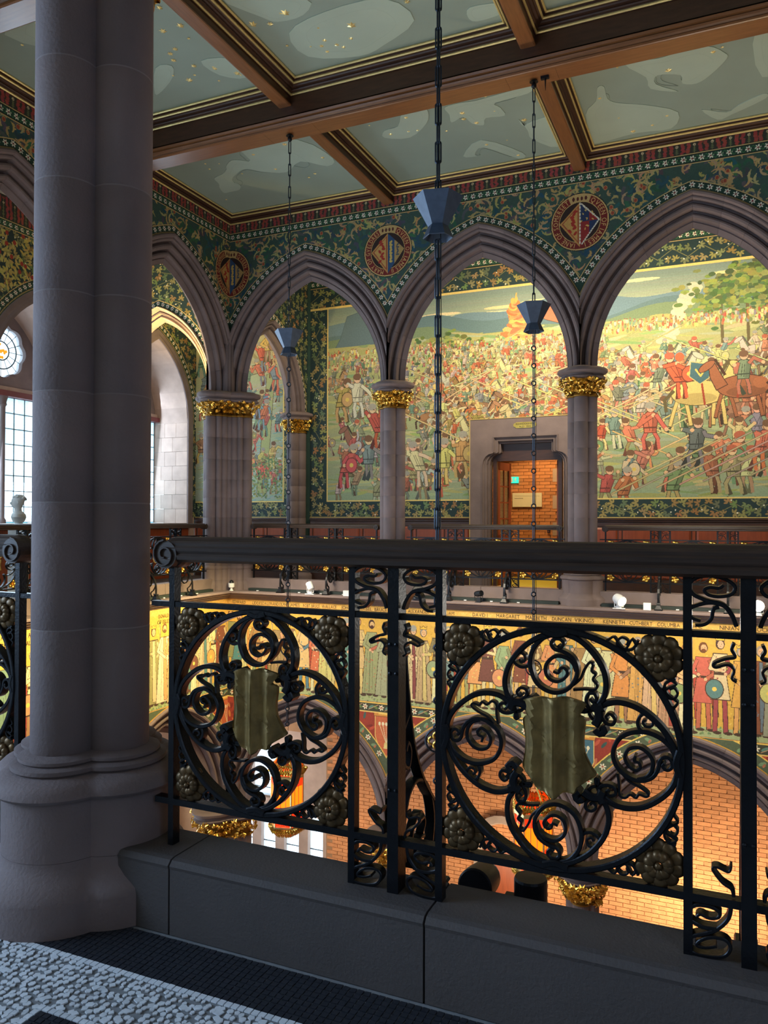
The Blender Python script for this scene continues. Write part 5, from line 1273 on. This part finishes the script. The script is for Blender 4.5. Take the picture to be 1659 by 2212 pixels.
def rail_meshes(hi):
    n = 5 if hi else 2; M = {}
    # ring
    R = .301; mb = MB(); ribbon(mb, [(R*math.cos(2*PI*k/24), R*math.sin(2*PI*k/24)) for k in range(24)], .014, .026, closed=True, n=4 if hi else 1); M['ring'] = mb.mesh('ring', iron, hi)
    mb = MB()
    ribbon(mb, outL, .012, .022, n=n); ribbon(mb, outR, .012, .022, n=n); ribbon(mb, spir, .0105, .02, n=n, taper=.35); ribbon(mb, inner, .009, .019, n=n, taper=.35)
    if hi:
        ribbon(mb, curlA, .0075, .017, n=n, taper=.3); ribbon(mb, c1, .008, .017, n=n, taper=.3); ribbon(mb, c2, .0085, .017, n=n, taper=.3); ribbon(mb, c3, .007, .015, n=3)
        ribbon(mb, leafp, .0055, .013, n=4)
        ribbon(mb, [(-.112, .104), (-.10, .108), (-.085, .106), (-.07, .098)], .018, .03, n=3)
        ribbon(mb, [(-.118, .118), (-.112, .104), (-.118, .09)], .02, .03, n=2)
        ribbon(mb, [(-.03, .296), (0, .288), (.03, .296)], .016, .028, n=3)
        ribbon(mb, [(-.07, .115), (-.058, .122), (-.05, .11), (-.06, .098)], .014, .03, n=2)
    M['petal'] = mb.mesh('petal_scroll', iron, hi)
    # shield: convex sheet with vertical ridges
    mb = MB(); sp = smooth_path(shp, 3 if hi else 1, True); rows = []
    for q in (1, .97, .9, .8, .68, .55, .42, .3, .18, .02):
        row = []
        for p in sp:
            x, z = p[0]*q, p[1]*q; y = -.018-.024*(1-(x/.09)**2)-.009*math.cos(x*2*PI/.056)*(1 if q < .99 else .4)
            row.append((x, y, z))
        rows.append(row)
    mb.grid([[(x, y+.012, z) for x, y, z in rows[0]]]+rows, True); M['shield'] = mb.mesh('shield', bronze, True)
    mb = MB(); mb.ell((0, -.045, .105), .008, .004, .014, 8, 4); mb.ell((0, -.045, -.09), .006, .004, .014, 8, 4); mb.ell((0, -.05, .0), .002, .004, .1, 6, 6); M['boss'] = mb.mesh('shield_rib', bronze, True)
    # rose
    mb = MB()
    for ly, (rr, sz, y0, ph) in enumerate(((.040, .026, -.004, .3), (.021, .019, -.019, .95))):
        for k in range(5):
            a = ph+2*PI*k/5
            if hi:
                for q in (-.33, .33):
                    b = a+q*(1 if ly == 0 else .8); mb.ell((rr*math.cos(b), y0, rr*math.sin(b)), sz*.8, .012, sz*.8, 12, 6)
            else: mb.ell((rr*math.cos(a), y0, rr*math.sin(a)), sz*.95, .011, sz*.95, 6, 4)
    mb.ell((0, -.028, 0), .009, .008, .009, 8, 5); M['rose'] = mb.mesh('rose', rosem if hi else gold, True)
    # tendrils in the four corners
    mb = MB()
    for sx in (-1, 1):
        for sz in (-1, 1):
            for sw in (0, 1):
                pts = []
                for k in range(13 if hi else 7):
                    u = .20-.17*k/(12 if hi else 6); gap = .303-math.sqrt(max(0, .308**2-u*u)); am = max(.004, gap*.42)
                    v = .303-.010-gap*.42+am*.8*math.sin(k*(1.9 if hi else 3.0)); pts.append((sx*u, sz*v) if sw else (sx*v, sz*u))
                ribbon(mb, pts, .0055, .014, n=3 if hi else 1, taper=.4)
                if hi:
                    c = [(.20, .285), (.185, .262), (.160, .262), (.150, .278), (.162, .290), (.176, .283), (.172, .272)]
                    ribbon(mb, [(sx*a, sz*b) if sw else (sx*b, sz*a) for a, b in c], .006, .014, n=4, taper=.3)
    M['tendril'] = mb.mesh('tendrils', iron, hi)
    for nm, L in (('scroll_top', (topS, top2, top3)), ('scroll_bottom', (botS, bot2)), ('leaf_top', (wh1,)), ('leaf_bottom', (wh2,))):
        mb = MB()
        for q in L: ribbon(mb, q, .0085 if nm[0] == 's' else .0065, .02, n=n, taper=.3)
        M[nm] = mb.mesh(nm.split('_')[0]+'work', iron, hi)
    # bracket towards the hall
    def yz(mb_, v0):
        for i in range(v0, len(mb_.v)): x, y, z = mb_.v[i]; mb_.v[i] = (y, x, z)
    mb = MB(); ribbon(mb, [(.03, .90), (.045, .78), (.07, .66), (.11, .54), (.19, .42), (.30, .31), (.345, .2), (.35, .08), (.35, 0)], .012, .021, n=n); yz(mb, 0)
    v0 = len(mb.v); ribbon(mb, [(.075, .655), (.02, .60), (.03, .52), (.065, .50), (.08, .54), (.06, .57), (.045, .55)], .01, .019, n=n); yz(mb, v0)
    v0 = len(mb.v); ribbon(mb, [(.04, .24), (.03, .33), (.07, .42), (.14, .44), (.22, .40), (.27, .30), (.25, .2), (.19, .16), (.14, .2), (.15, .26), (.19, .26)], .01, .019, n=n); yz(mb, v0)
    v0 = len(mb.v); ribbon(mb, [(.10, .2), (.10, .30), (.16, .34), (.2, .30), (.18, .27)], .009, .016, n=n); yz(mb, v0)
    v0 = len(mb.v); ribbon(mb, [(.345, .2), (.30, .12), (.25, .08), (.27, .02), (.32, .03), (.31, .07)], .009, .016, n=n); yz(mb, v0)
    M['bracket'] = mb.mesh('bracket', iron, hi)
    mb = MB(); mb.grid([[(sx*w_, .35+sy*w_, z) for sx, sy in ((-1, -1), (1, -1), (1, 1), (-1, 1))] for w_, z in ((.055, -.036), (.055, -.022), (.046, -.015), (.026, .03), (.022, .05), (.03, .055), (.026, .065))], True, True); M['foot'] = mb.mesh('bracket_foot', iron)
    # handrail with end volutes
    hp = [(-.03, 1.070), (-.043, 1.078), (-.046, 1.090), (-.039, 1.097), (-.044, 1.105), (-.047, 1.115), (-.041, 1.121), (-.043, 1.129), (-.037, 1.136), (-.026, 1.139), (-.018, 1.146), (0, 1.149)]
    hp = hp+[(-y, z) for y, z in hp[::-1][1:]]
    mb = MB(); rows = []
    for s_ in (-1, 1):
        pass
    for x, dz in ((-1.20, 0), (-.6, 0), (0, 0), (.6, 0), (1.20, 0)): rows.append([(x, y, z+dz) for y, z in hp])
    mb.grid(rows, True, True); M['handrail'] = mb.mesh('handrail', rail_m, False)
    mb = MB(); s_ = 1; rows = []; N = 14
    for k in range(N+1):        # the rail rolls over and down
        a = PI*.5-k/N*PI*1.3; cx_, cz_ = 1.20, 1.095
        q = 1-.2*k/N
        rows.append([(cx_+(z-cz_)*math.cos(a)*q+.0, y, cz_+(z-cz_)*math.sin(a)*q) for y, z in hp])
    mb.grid(rows, True, True)
    for yy in (-.047, .047):
        sp_ = []
        for k in range(24):
            a = PI*.5-k*.42; q = .046*(1-k/28.); sp_.append((1.212+q*math.cos(a), 1.093+q*math.sin(a)))
        ribbon(mb, sp_, .006, .008, yy, n=1, taper=.2)
    P = [(1.212+.044*math.cos(2*PI*k/20), 1.093+.044*math.sin(2*PI*k/20)) for k in range(20)]; mb.prism(P, -.046, .046)
    M['volute'] = mb.mesh('handrail_volutes', rail_m, False)
    mb = MB(); mb.box(-1.29, -.014, .927, 1.29, .014, .943); M['top_bar'] = mb.mesh('top_bar', iron)
    mb = MB(); mb.box(-1.27, -.016, .305, 1.27, .016, .324); M['bottom_bar'] = mb.mesh('bottom_bar', iron)
    M['post'] = MB().box(-.010, -.016, .178, .010, .016, 1.075).mesh('thin_post', iron)
    mb = MB().box(-.0165, -.024, .178, .0165, .03, 1.08)
    if hi:
        for z in (.86, .78, .46):
            for x in (-.009, .009): mb.ell((x, -.025, z), .0055, .004, .0055, 8, 4)
    M['main'] = mb.mesh('main_post', iron)
    return M
RM = {True: rail_meshes(True), False: rail_meshes(False)}
def railing(hi, label, loc, rz):
    M = RM[hi]; t = thing('iron_railing', label, 'railing', loc, rz, 'railing bays between the columns')
    link('handrail', M['handrail'], t); link('handrail_volute', M['volute'], t); link('handrail_volute', M['volute'], t, scale=(-1, 1, 1)); link('top_bar', M['top_bar'], t); link('bottom_bar', M['bottom_bar'], t)
    for x in (-1.208, 1.208, -.4435-.131, -.4435+.131, .4435-.131, .4435+.131): link('thin_post', M['post'], t, loc=(x, 0, 0))
    for x in (-.4435, .4435):
        p = link('main_post', M['main'], t, loc=(x, 0, 0))
        for sx in (1, -1):
            for k in ('scroll_top', 'scroll_bottom', 'leaf_top', 'leaf_bottom'): link('post_scroll' if k[0] == 's' else 'post_leaf', M[k], p, scale=(sx, 1, 1))
        link('bracket', M['bracket'], t, loc=(x, 0, 0)); link('bracket_foot', M['foot'], t, loc=(x, 0, 0))
    for x in (-.891, 0, .891):
        g = link('scroll_panel', M['ring'], t, loc=(x, 0, .625))
        for k in range(4): link('petal_scroll', M['petal'], g, rot=(0, PI/2*k, 0))
        link('shield', M['shield'], g); link('shield_rib', M['boss'], g); link('tendrils', M['tendril'], g)
        for sx in (-1, 1):
            for sz in (-1, 1): link('rose', M['rose'], g, loc=(sx*.247, 0, sz*.247), rot=(0, .6*sx+sz, 0))
    return t
railing(True, 'large near railing with moulded dark handrail crossing the foreground', (-.40, 2.0, 0), 0)
railing(True, 'near railing whose end shows at the left edge beside the grey column', (-3.49, 2.0, 0), 0)
for cx, lab in ((-6.57, 'far railing right of the corner pier, below the first far arch'), (-3.53, 'far railing in front of the open doorway'), (-.44, 'far railing below the rightmost arch, between the doorway column and the right edge')): railing(False, lab, (cx, 11.85, 0), PI)
for cy, lab in ((10.0, 'left side railing nearest the corner pier, below the left arch'), (6.985, 'left side railing seen at the left edge behind the grey column'), (3.9, 'left side railing nearest the foreground, out of the frame')): railing(False, lab, (-8.396, cy, 0), -PI/2)

# ------------------------------------------------------------------ chains, canopies and lanterns
lk = MB(); lk.tube([(.0125*math.cos(a), 0, .068+.012*math.sin(a)+ (.0)) for a in [PI*k/5 for k in range(6)]]+[(.0125*math.cos(a), 0, -.068+.012*math.sin(a)) for a in [PI+PI*k/5 for k in range(6)]], .0065, 5, True); lkm = lk.mesh('chain_link', chain_m, True)
rd = MB(); rd.tube([(-.008, 0, .075), (-.008, 0, -.075)], .006, 5).tube([(.008, 0, .075), (.008, 0, -.075)], .006, 5); rdm = rd.mesh('chain_rod', chain_m)
rg = MB(); rg.tube([(.024*math.cos(2*PI*k/12), 0, .024*math.sin(2*PI*k/12)) for k in range(12)], .008, 5, True); rgm = rg.mesh('chain_ring', chain_m, True)
def cone_mb():
    mb = MB(); rows = []
    for q, z in ((.075, 3.395), (.078, 3.40), (.19, 3.61), (.185, 3.61), (.07, 3.402)): rows.append([(q*math.cos(PI*k/3+.25), q*math.sin(PI*k/3+.25), z) for k in range(6)])
    mb.grid(rows, True); rows = []
    for q, z in ((.07, 3.40), (.076, 3.395), (.115, 3.31), (.11, 3.305), (.066, 3.39)): rows.append([(q*math.cos(PI*k/3+.25), q*math.sin(PI*k/3+.25), z) for k in range(6)])
    return mb.grid(rows, True)
conem = cone_mb().mesh('funnel_canopy', cone_m)
rr_ = random.Random(2); cr = MB(); fg = MB()
for k in range(6):
    a = PI*k/3+.25; b = PI*(k+1)/3+.25
    cr.tube([(.2*math.cos(a), .2*math.sin(a), -1.98), (.19*math.cos(a), .19*math.sin(a), -1.88), (.10*math.cos(a), .10*math.sin(a), -1.76), (0, 0, -1.60)], .012, 5)
    for q in range(7):
        u = (q+.5)/7; x, y = .2*(math.cos(a)*(1-u)+math.cos(b)*u), .2*(math.sin(a)*(1-u)+math.sin(b)*u); p = Vector((x, y, -1.95)); nn = Vector((x, y, 0)).normalized()
        leaf_cluster(cr, p, nn, Vector((0, 0, 1)), .09, rr_); leaf_cluster(cr, p*.8+Vector((0, 0, -1.95*.2+.06)), nn, Vector((0, 0, 1)), .07, rr_)
        leaf_cluster(fg, Vector((x, y, -2.62)), nn, Vector((0, 0, -1)), .085, rr_); leaf_cluster(fg, Vector((x*.7, y*.7, -2.68)), nn, Vector((0, 0, -1)), .07, rr_)
    cr.ell((.25*math.cos(a), .25*math.sin(a), -1.90), .022, .022, .022, 6, 4); cr.tube([(.2*math.cos(a), .2*math.sin(a), -1.99), (.25*math.cos(a), .25*math.sin(a), -1.92)], .01, 4)
cr.ell((0, 0, -1.58), .03, .03, .04, 8, 5)
crm = cr.mesh('gilded_crown', gold); fgm = fg.mesh('gilded_fringe', gold)
fr = MB()
for z0, z1 in ((-2.03, -1.97), (-2.64, -2.59)): fr.grid([[(q*math.cos(PI*k/3+.25), q*math.sin(PI*k/3+.25), z) for k in range(6)] for q, z in ((.19, z0), (.215, z0+.01), (.215, z1-.01), (.19, z1))], True)
for k in range(6):
    a = PI*k/3+.25; fr.tube([(.205*math.cos(a), .205*math.sin(a), -2.6), (.205*math.cos(a), .205*math.sin(a), -2.0)], .012, 5)
    b = a+PI/3
    for q in (1/3., 2/3.): x, y = .2*(math.cos(a)*(1-q)+math.cos(b)*q), .2*(math.sin(a)*(1-q)+math.sin(b)*q); fr.tube([(x, y, -2.6), (x, y, -2.0)], .005, 4)
frm_ = fr.mesh('lantern_frame', goldline)
def gpanel(z0, z1, m_):
    mb = MB(); a, b = .25, .25+PI/3; mb.add([(.197*math.cos(a), .197*math.sin(a), z0), (.197*math.cos(b), .197*math.sin(b), z0), (.197*math.cos(b), .197*math.sin(b), z1), (.197*math.cos(a), .197*math.sin(a), z1)], [(0, 1, 2, 3)]); return mb.mesh('glass_panel', m_)
gps = [gpanel(-2.6, -2.36, redglass), gpanel(-2.36, -2.12, orglass), gpanel(-2.12, -2.0, redglass)]
qf = MB()
for k in range(4): a = PI/2*k; qf.tube([(.035*math.cos(a)+.028*math.cos(2*PI*j/10), -.004, .035*math.sin(a)+.028*math.sin(2*PI*j/10)) for j in range(10)], .008, 5, True)
qfm = qf.mesh('gilded_quatrefoil', gold, True); ro = MB(); ro.tube([(.085*math.cos(2*PI*k/20), 0, .085*math.sin(2*PI*k/20)) for k in range(20)], .008, 5, True); rom = ro.mesh('hanging_ring', chain_m, True)
def hang(x, y, lab, dbl=False):
    t = thing('hanging_lantern', lab, 'lantern', (x, y, 0), 0, 'lanterns on long chains')
    mb = MB(); mb.ell((0, 0, 6.06), .03, .03, .035, 8, 6); mb.tube([(0, 0, 6.13), (0, 0, 6.03)], .012, 6); mb.lathe([(.05, 6.10), (.03, 6.115), (.02, 6.12)], (0, 0, 0), 10); mb.build('ceiling_hook', iron, t, True)
    z = 5.95; i = 0
    offs = (-.008, .008) if dbl else (0,)
    while z > 3.66:
        for o_ in offs: link('chain_link', lkm, t, loc=(o_, 0, z), rot=(0, 0, (PI/2 if i % 2 else 0)+.4))
        z -= .143; i += 1
    link('funnel_canopy', conem, t)
    z = 3.22; i = 0
    while z > -1.45:
        if abs(z+.4) < .11: z -= .2; continue
        if dbl and z > .4:
            for o_ in offs: link('chain_link', lkm, t, loc=(o_, 0, z), rot=(0, 0, (PI/2 if i % 2 else 0)+.4))
            z -= .143
        else:
            link('chain_rod', rdm, t, loc=(0, 0, z), rot=(0, 0, .4)); link('chain_ring', rgm, t, loc=(0, 0, z-.096), rot=(0, 0, .4)); z -= .195
        i += 1
    link('hanging_ring', rom, t, loc=(0, 0, -.42), rot=(0, 0, .35)); link('gilded_quatrefoil', qfm, t, loc=(0, 0, -.42), rot=(0, 0, .35))
    mb = MB(); mb.tube([(.015, .01, 3.6), (.025, .01, 2.4), (.02, .0, 1.2), (.03, .01, 0), (.01, 0, -1.5)], .003, 4); mb.build('electric_cable', iron, t)
    f = link('lantern_frame', frm_, t); link('gilded_crown', crm, t); link('gilded_fringe', fgm, t)
    for k in range(6):
        for g_ in gps: link('glass_panel', g_, f, rot=(0, 0, PI/3*k))
hang(-5.09, 8.53, 'red glass lantern on the leftmost long chain'); hang(-1.965, 8.56, 'red glass lantern on the rightmost long chain, below the right railing panel'); hang(-1.967, 5.44, 'lantern on the nearest and thickest chain, in the middle of the picture', True)
t = thing('beam_spike', 'small black iron hook beside the chain on the ceiling beam', 'hook', (-1.83, 8.53, 6.12)); mb = MB().box(-.05, -.02, -.03, .04, .02, .0); mb.tube([(0, 0, -.02), (.0, 0, -.16)], [.012, .002], 5); mb.build('iron_hook', iron, t)

# ------------------------------------------------------------------ lights and devices on the ledges
LZ = -.034
def trough(F, s0, s1, nm, lab):
    t = thing(nm, lab, 'cable trough', F((s0+s1)/2, 0, LZ)); c_ = Vector(F((s0+s1)/2, 0, LZ))
    mb = MB(); mb.box(s0, .015, LZ, s1, .11, LZ+.045, lambda a, b, z: tuple(Vector(F(a, b, z))-c_)); mb.build('trough_body', troughm, t)
    n = int((s1-s0)/.42)
    for i in range(n):
        s = s0+.2+i*.42; mb = MB(); mb.box(s-.02, -.005, LZ, s+.02, .02, LZ+.012, lambda a, b, z: tuple(Vector(F(a, b, z))-c_)); mb.build('white_clip', white_m, t)
for a, b, l in ((-7.75, -5.36, 'dark green cable trough on the far ledge below the first arch'), (-4.78, -2.30, 'dark green cable trough on the far ledge in front of the doorway'), (-1.68, .8, 'dark green cable trough on the far ledge at the right')): trough(F_far, a, b, 'cable_trough', l)
trough(F_left, 8.85, 11.2, 'cable_trough', 'dark green cable trough on the left ledge')
t = thing('dome_camera', 'white security camera with a black dome in the far corner of the ledge', 'camera', (-8.0, 11.48, LZ))
MB().lathe([(.035, 0), (.035, .01), (.018, .02), (.022, .05), (.05, .06), (.055, .07), (.055, .13), (.048, .135)], (0, 0, 0), 16).build('camera_body', white_m, t, True); mb = MB(); mb.ell((0, 0, .14), .04, .04, .05, 12, 8); mb.build('black_dome', lamp_bk, t, True)
def spot(x, y, body, m_, lab, aim=(0, -1, .5), lens=None, r=.055, L=.13, base=white_m, bw=.085):
    t = thing('spotlight', lab, 'spotlight', (x, y, LZ), 0)
    MB().box(-bw, -.035, 0, bw, .035, .01).box(-.035 if bw > .05 else -.02, -.02, 0, .035, .02, .075).build('base_box', base, t)
    MB().tube([(-.06, 0, .03), (-.065, 0, .12)], .006, 5).tube([(.06, 0, .03), (.065, 0, .12)], .006, 5).tube([(-.06, 0, .03), (.06, 0, .03)], .006, 5).build('yoke', base, t)
    R_ = Vector(aim).to_track_quat('Z', 'Y').to_matrix().to_4x4(); R_.translation = Vector((0, 0, .13))
    MB().lathe([(r*.5, -L*.55), (r*.85, -L*.45), (r, -L*.2), (r, L*.5), (r*.9, L*.5), (r*.85, L*.42)], (0, 0, 0), 16, R_).build('lamp_housing', m_, t, True)
    mb = MB(); mb.lathe([(r*.86, L*.43), (r*.5, L*.46), (.001, L*.47)], (0, 0, 0), 16, R_); mb.build('lens', lens or lamp_bk, t)
spot(-6.41, 11.47, None, white_m, 'white spotlight tilted up on the far ledge, left of the middle', (-.5, .3, .7), glow_s, .06, .14)
t = thing('junction_box', 'white box on the far ledge between the two left brackets', 'box', (-5.70, 11.47, LZ)); MB().box(-.08, -.03, 0, .08, .03, .09).build('box_body', white_m, t); mb = MB(); mb.ell((.08, -.03, .13), .022, .02, .022, 8, 6); mb.build('small_lit_bulb', glow_s, t)
spot(-4.46, 11.44, None, lamp_bk, 'round black floodlight on the far ledge behind the near post', (.5, -1, .2), None, .10, .12, lamp_bk)
spot(-3.48, 11.47, None, lamp_bk, 'small black cylindrical spotlight on the far ledge before the doorway', (.8, -.5, .15), None, .045, .14, lamp_bk, .045)
spot(-1.41, 11.46, None, white_m, 'white round spotlight shining on the far ledge at the right', (.6, -.6, -.3), glow_w, .075, .15)
spot(.37, 11.44, None, white_m, 'brightest spotlight at the right edge, shining straight at the viewer', (-.02, -1, -.02), glow_w, .075, .12)
t = thing('ledge_box', 'white box standing on the far ledge right of the round spotlight', 'box', (-1.03, 11.47, LZ)); MB().box(-.05, -.03, 0, .05, .03, .10).build('box_body', white_m, t)
lamp('spot_glow', 'POINT', (.36, 11.33, .10), None, 14, (1, .8, .45), .05)
t = thing('floodlight', 'round black floodlight on the near ledge, left of the pair below the railing', 'floodlight', (-.712, 2.36, LZ))
R_ = Vector((-.02, -1, .12)).to_track_quat('Z', 'Y').to_matrix().to_4x4(); R_.translation = Vector((0, .0, .105))
MB().lathe([(.035, -.07), (.05, -.06), (.055, 0), (.055, .045), (.05, .05), (.001, .052)], (0, 0, 0), 24, R_).build('lamp_housing', lamp_bk, t, True); MB().lathe([(.03, -.10), (.048, -.07), (.03, -.06)], (0, 0, 0), 16, R_).build('white_collar', white_m, t, True); MB().box(-.03, -.03, 0, .03, .03, .012).box(-.01, -.01, .01, .01, .01, .06).build('foot', lamp_bk, t)
t = thing('floodlight', 'upright black cylindrical floodlight on the near ledge, right of the pair below the railing', 'floodlight', (-.55, 2.36, LZ))
MB().lathe([(.046, 0), (.05, .005), (.05, .145), (.047, .152), (.001, .154)], (0, 0, 0), 28).build('lamp_housing', lamp_bk, t); MB().box(-.078, -.012, .06, -.045, .012, .09).build('connecting_arm', lamp_bk, t)

# ------------------------------------------------------------------ marble bust by the left window
t = thing('marble_bust', 'white marble bust before the bright leaded window at the left edge', 'bust', (-10.3, 8.97, FLZ), -.9)
MB().box(-.16, -.16, 0, .16, .16, .08).box(-.13, -.13, .08, .13, .13, 1.12).box(-.16, -.16, 1.12, .16, .16, 1.17).build('plinth', marble, t)
rows = []
for z, rx, ry, oy in ((1.17, .07, .07, 0), (1.20, .06, .06, 0), (1.23, .13, .09, 0), (1.29, .19, .11, 0), (1.335, .17, .10, 0), (1.365, .09, .08, -.005), (1.39, .055, .058, -.01), (1.43, .05, .055, -.012), (1.455, .058, .075, -.02), (1.48, .066, .088, -.022), (1.52, .074, .096, -.015), (1.56, .078, .1, -.008), (1.60, .072, .09, 0), (1.63, .05, .065, 0), (1.645, .015, .02, 0)):
    rows.append([(rx*math.cos(2*PI*k/20), oy+ry*math.sin(2*PI*k/20), z) for k in range(20)])
mb = MB(); mb.grid(rows, True, True); mb.ell((0, -.112, 1.51), .012, .02, .025, 8, 6)
for x in (-.025, .025): mb.ell((x, -.098, 1.535), .013, .008, .007, 8, 5)
mb.ell((0, -.10, 1.475), .02, .01, .006, 8, 5); mb.ell((-.078, -.0, 1.52), .01, .018, .028, 6, 5); mb.ell((.078, 0, 1.52), .01, .018, .028, 6, 5)
mb.build('head_and_shoulders', marble, t, True); mb = MB(); r = random.Random(3)
for k in range(46):
    a, b = r.uniform(0, 2*PI), r.uniform(.15, 1.3); x, y, z = .08*math.cos(a)*math.cos(b), .1*math.sin(a)*math.cos(b), 1.555+.085*math.sin(b)
    if y < -.06 and z < 1.6: continue
    mb.ell((x, y, z), .026, .026, .02, 6, 4)
mb.ell((-.11, .02, 1.60), .05, .05, .02, 8, 5); mb.build('curled_hair', marble, t, True)

# ------------------------------------------------------------------ mosaic floor
r = random.Random(77); white = []; black = []
def isblack(x, y):
    if y > 1.692: return True
    return -1.594 < x < -1.05 and y < 1.478 and y > .95
g = .0205
for i in range(int(4.6/g)):
    for j in range(int(1.35/g)):
        x, y = -3.3+(i+.5)*g, .55+(j+.5)*g
        if y > 1.893: continue
        if math.hypot(x+1.985, y-2.03) < .30: continue
        edge = abs(y-1.692) < g*.9 or (abs(x+1.594) < g*.9 and .95 < y < 1.49) or (abs(y-1.478) < g*.9 and -1.61 < x < -1.05)
        (black if isblack(x, y) else white).append((x, y, edge))
def tess(x, y, reg, sq):
    h = g*.5*(.86 if reg else r.uniform(.62, .95)); n = 4 if reg else r.choice((4, 5, 5, 6)); a0 = (PI/4 if sq else PI/4+r.uniform(-.1, .1)) if reg else r.uniform(0, 2)
    k = 1.38 if n == 4 else 1.1; jx, jy = (0, 0) if reg else (r.uniform(-.006, .006), r.uniform(-.006, .006)); e = 1 if reg else r.uniform(.7, 1.25)
    return [(x+jx+h*k*e*math.cos(a0+2*PI*q/n)*(1 if reg else r.uniform(.85, 1.1)), y+jy+h*k*math.sin(a0+2*PI*q/n)*(1 if reg else r.uniform(.85, 1.1))) for q in range(n)]
def near_cam(p): return (p[0]+1.45)**2*.5+(p[1]-1.45)**2
for L, m_, nm in ((white, tile_w, 'tessera'), (black, tile_b, 'tessera')):
    L.sort(key=near_cam); mb = MB()
    for k, (x, y, e) in enumerate(L):
        P = tess(x, y, e or L is black, e)
        z1 = FLZ+r.uniform(-.0004, .0008)
        if k < 150: MB().prism([(a-x, b-y) for a, b in P], -.003, z1-FLZ, lambda a, q, b: (a, b, q)).build(nm, m_, floor, loc=(x, y, FLZ))
        else:
            n0 = len(mb.v); n_ = len(P); mb.v += [(a, b, z1) for a, b in P]+[(a, b, FLZ-.003) for a, b in P]; mb.f.append(tuple(range(n0, n0+n_)))
            for q in range(n_): mb.f.append((n0+q, n0+(q+1) % n_, n0+n_+(q+1) % n_, n0+n_+q))
    o = mb.build('tesserae', m_, floor); o['kind'] = 'stuff'; o['label'] = ('white' if L is white else 'black')+' mosaic tesserae of the floor'
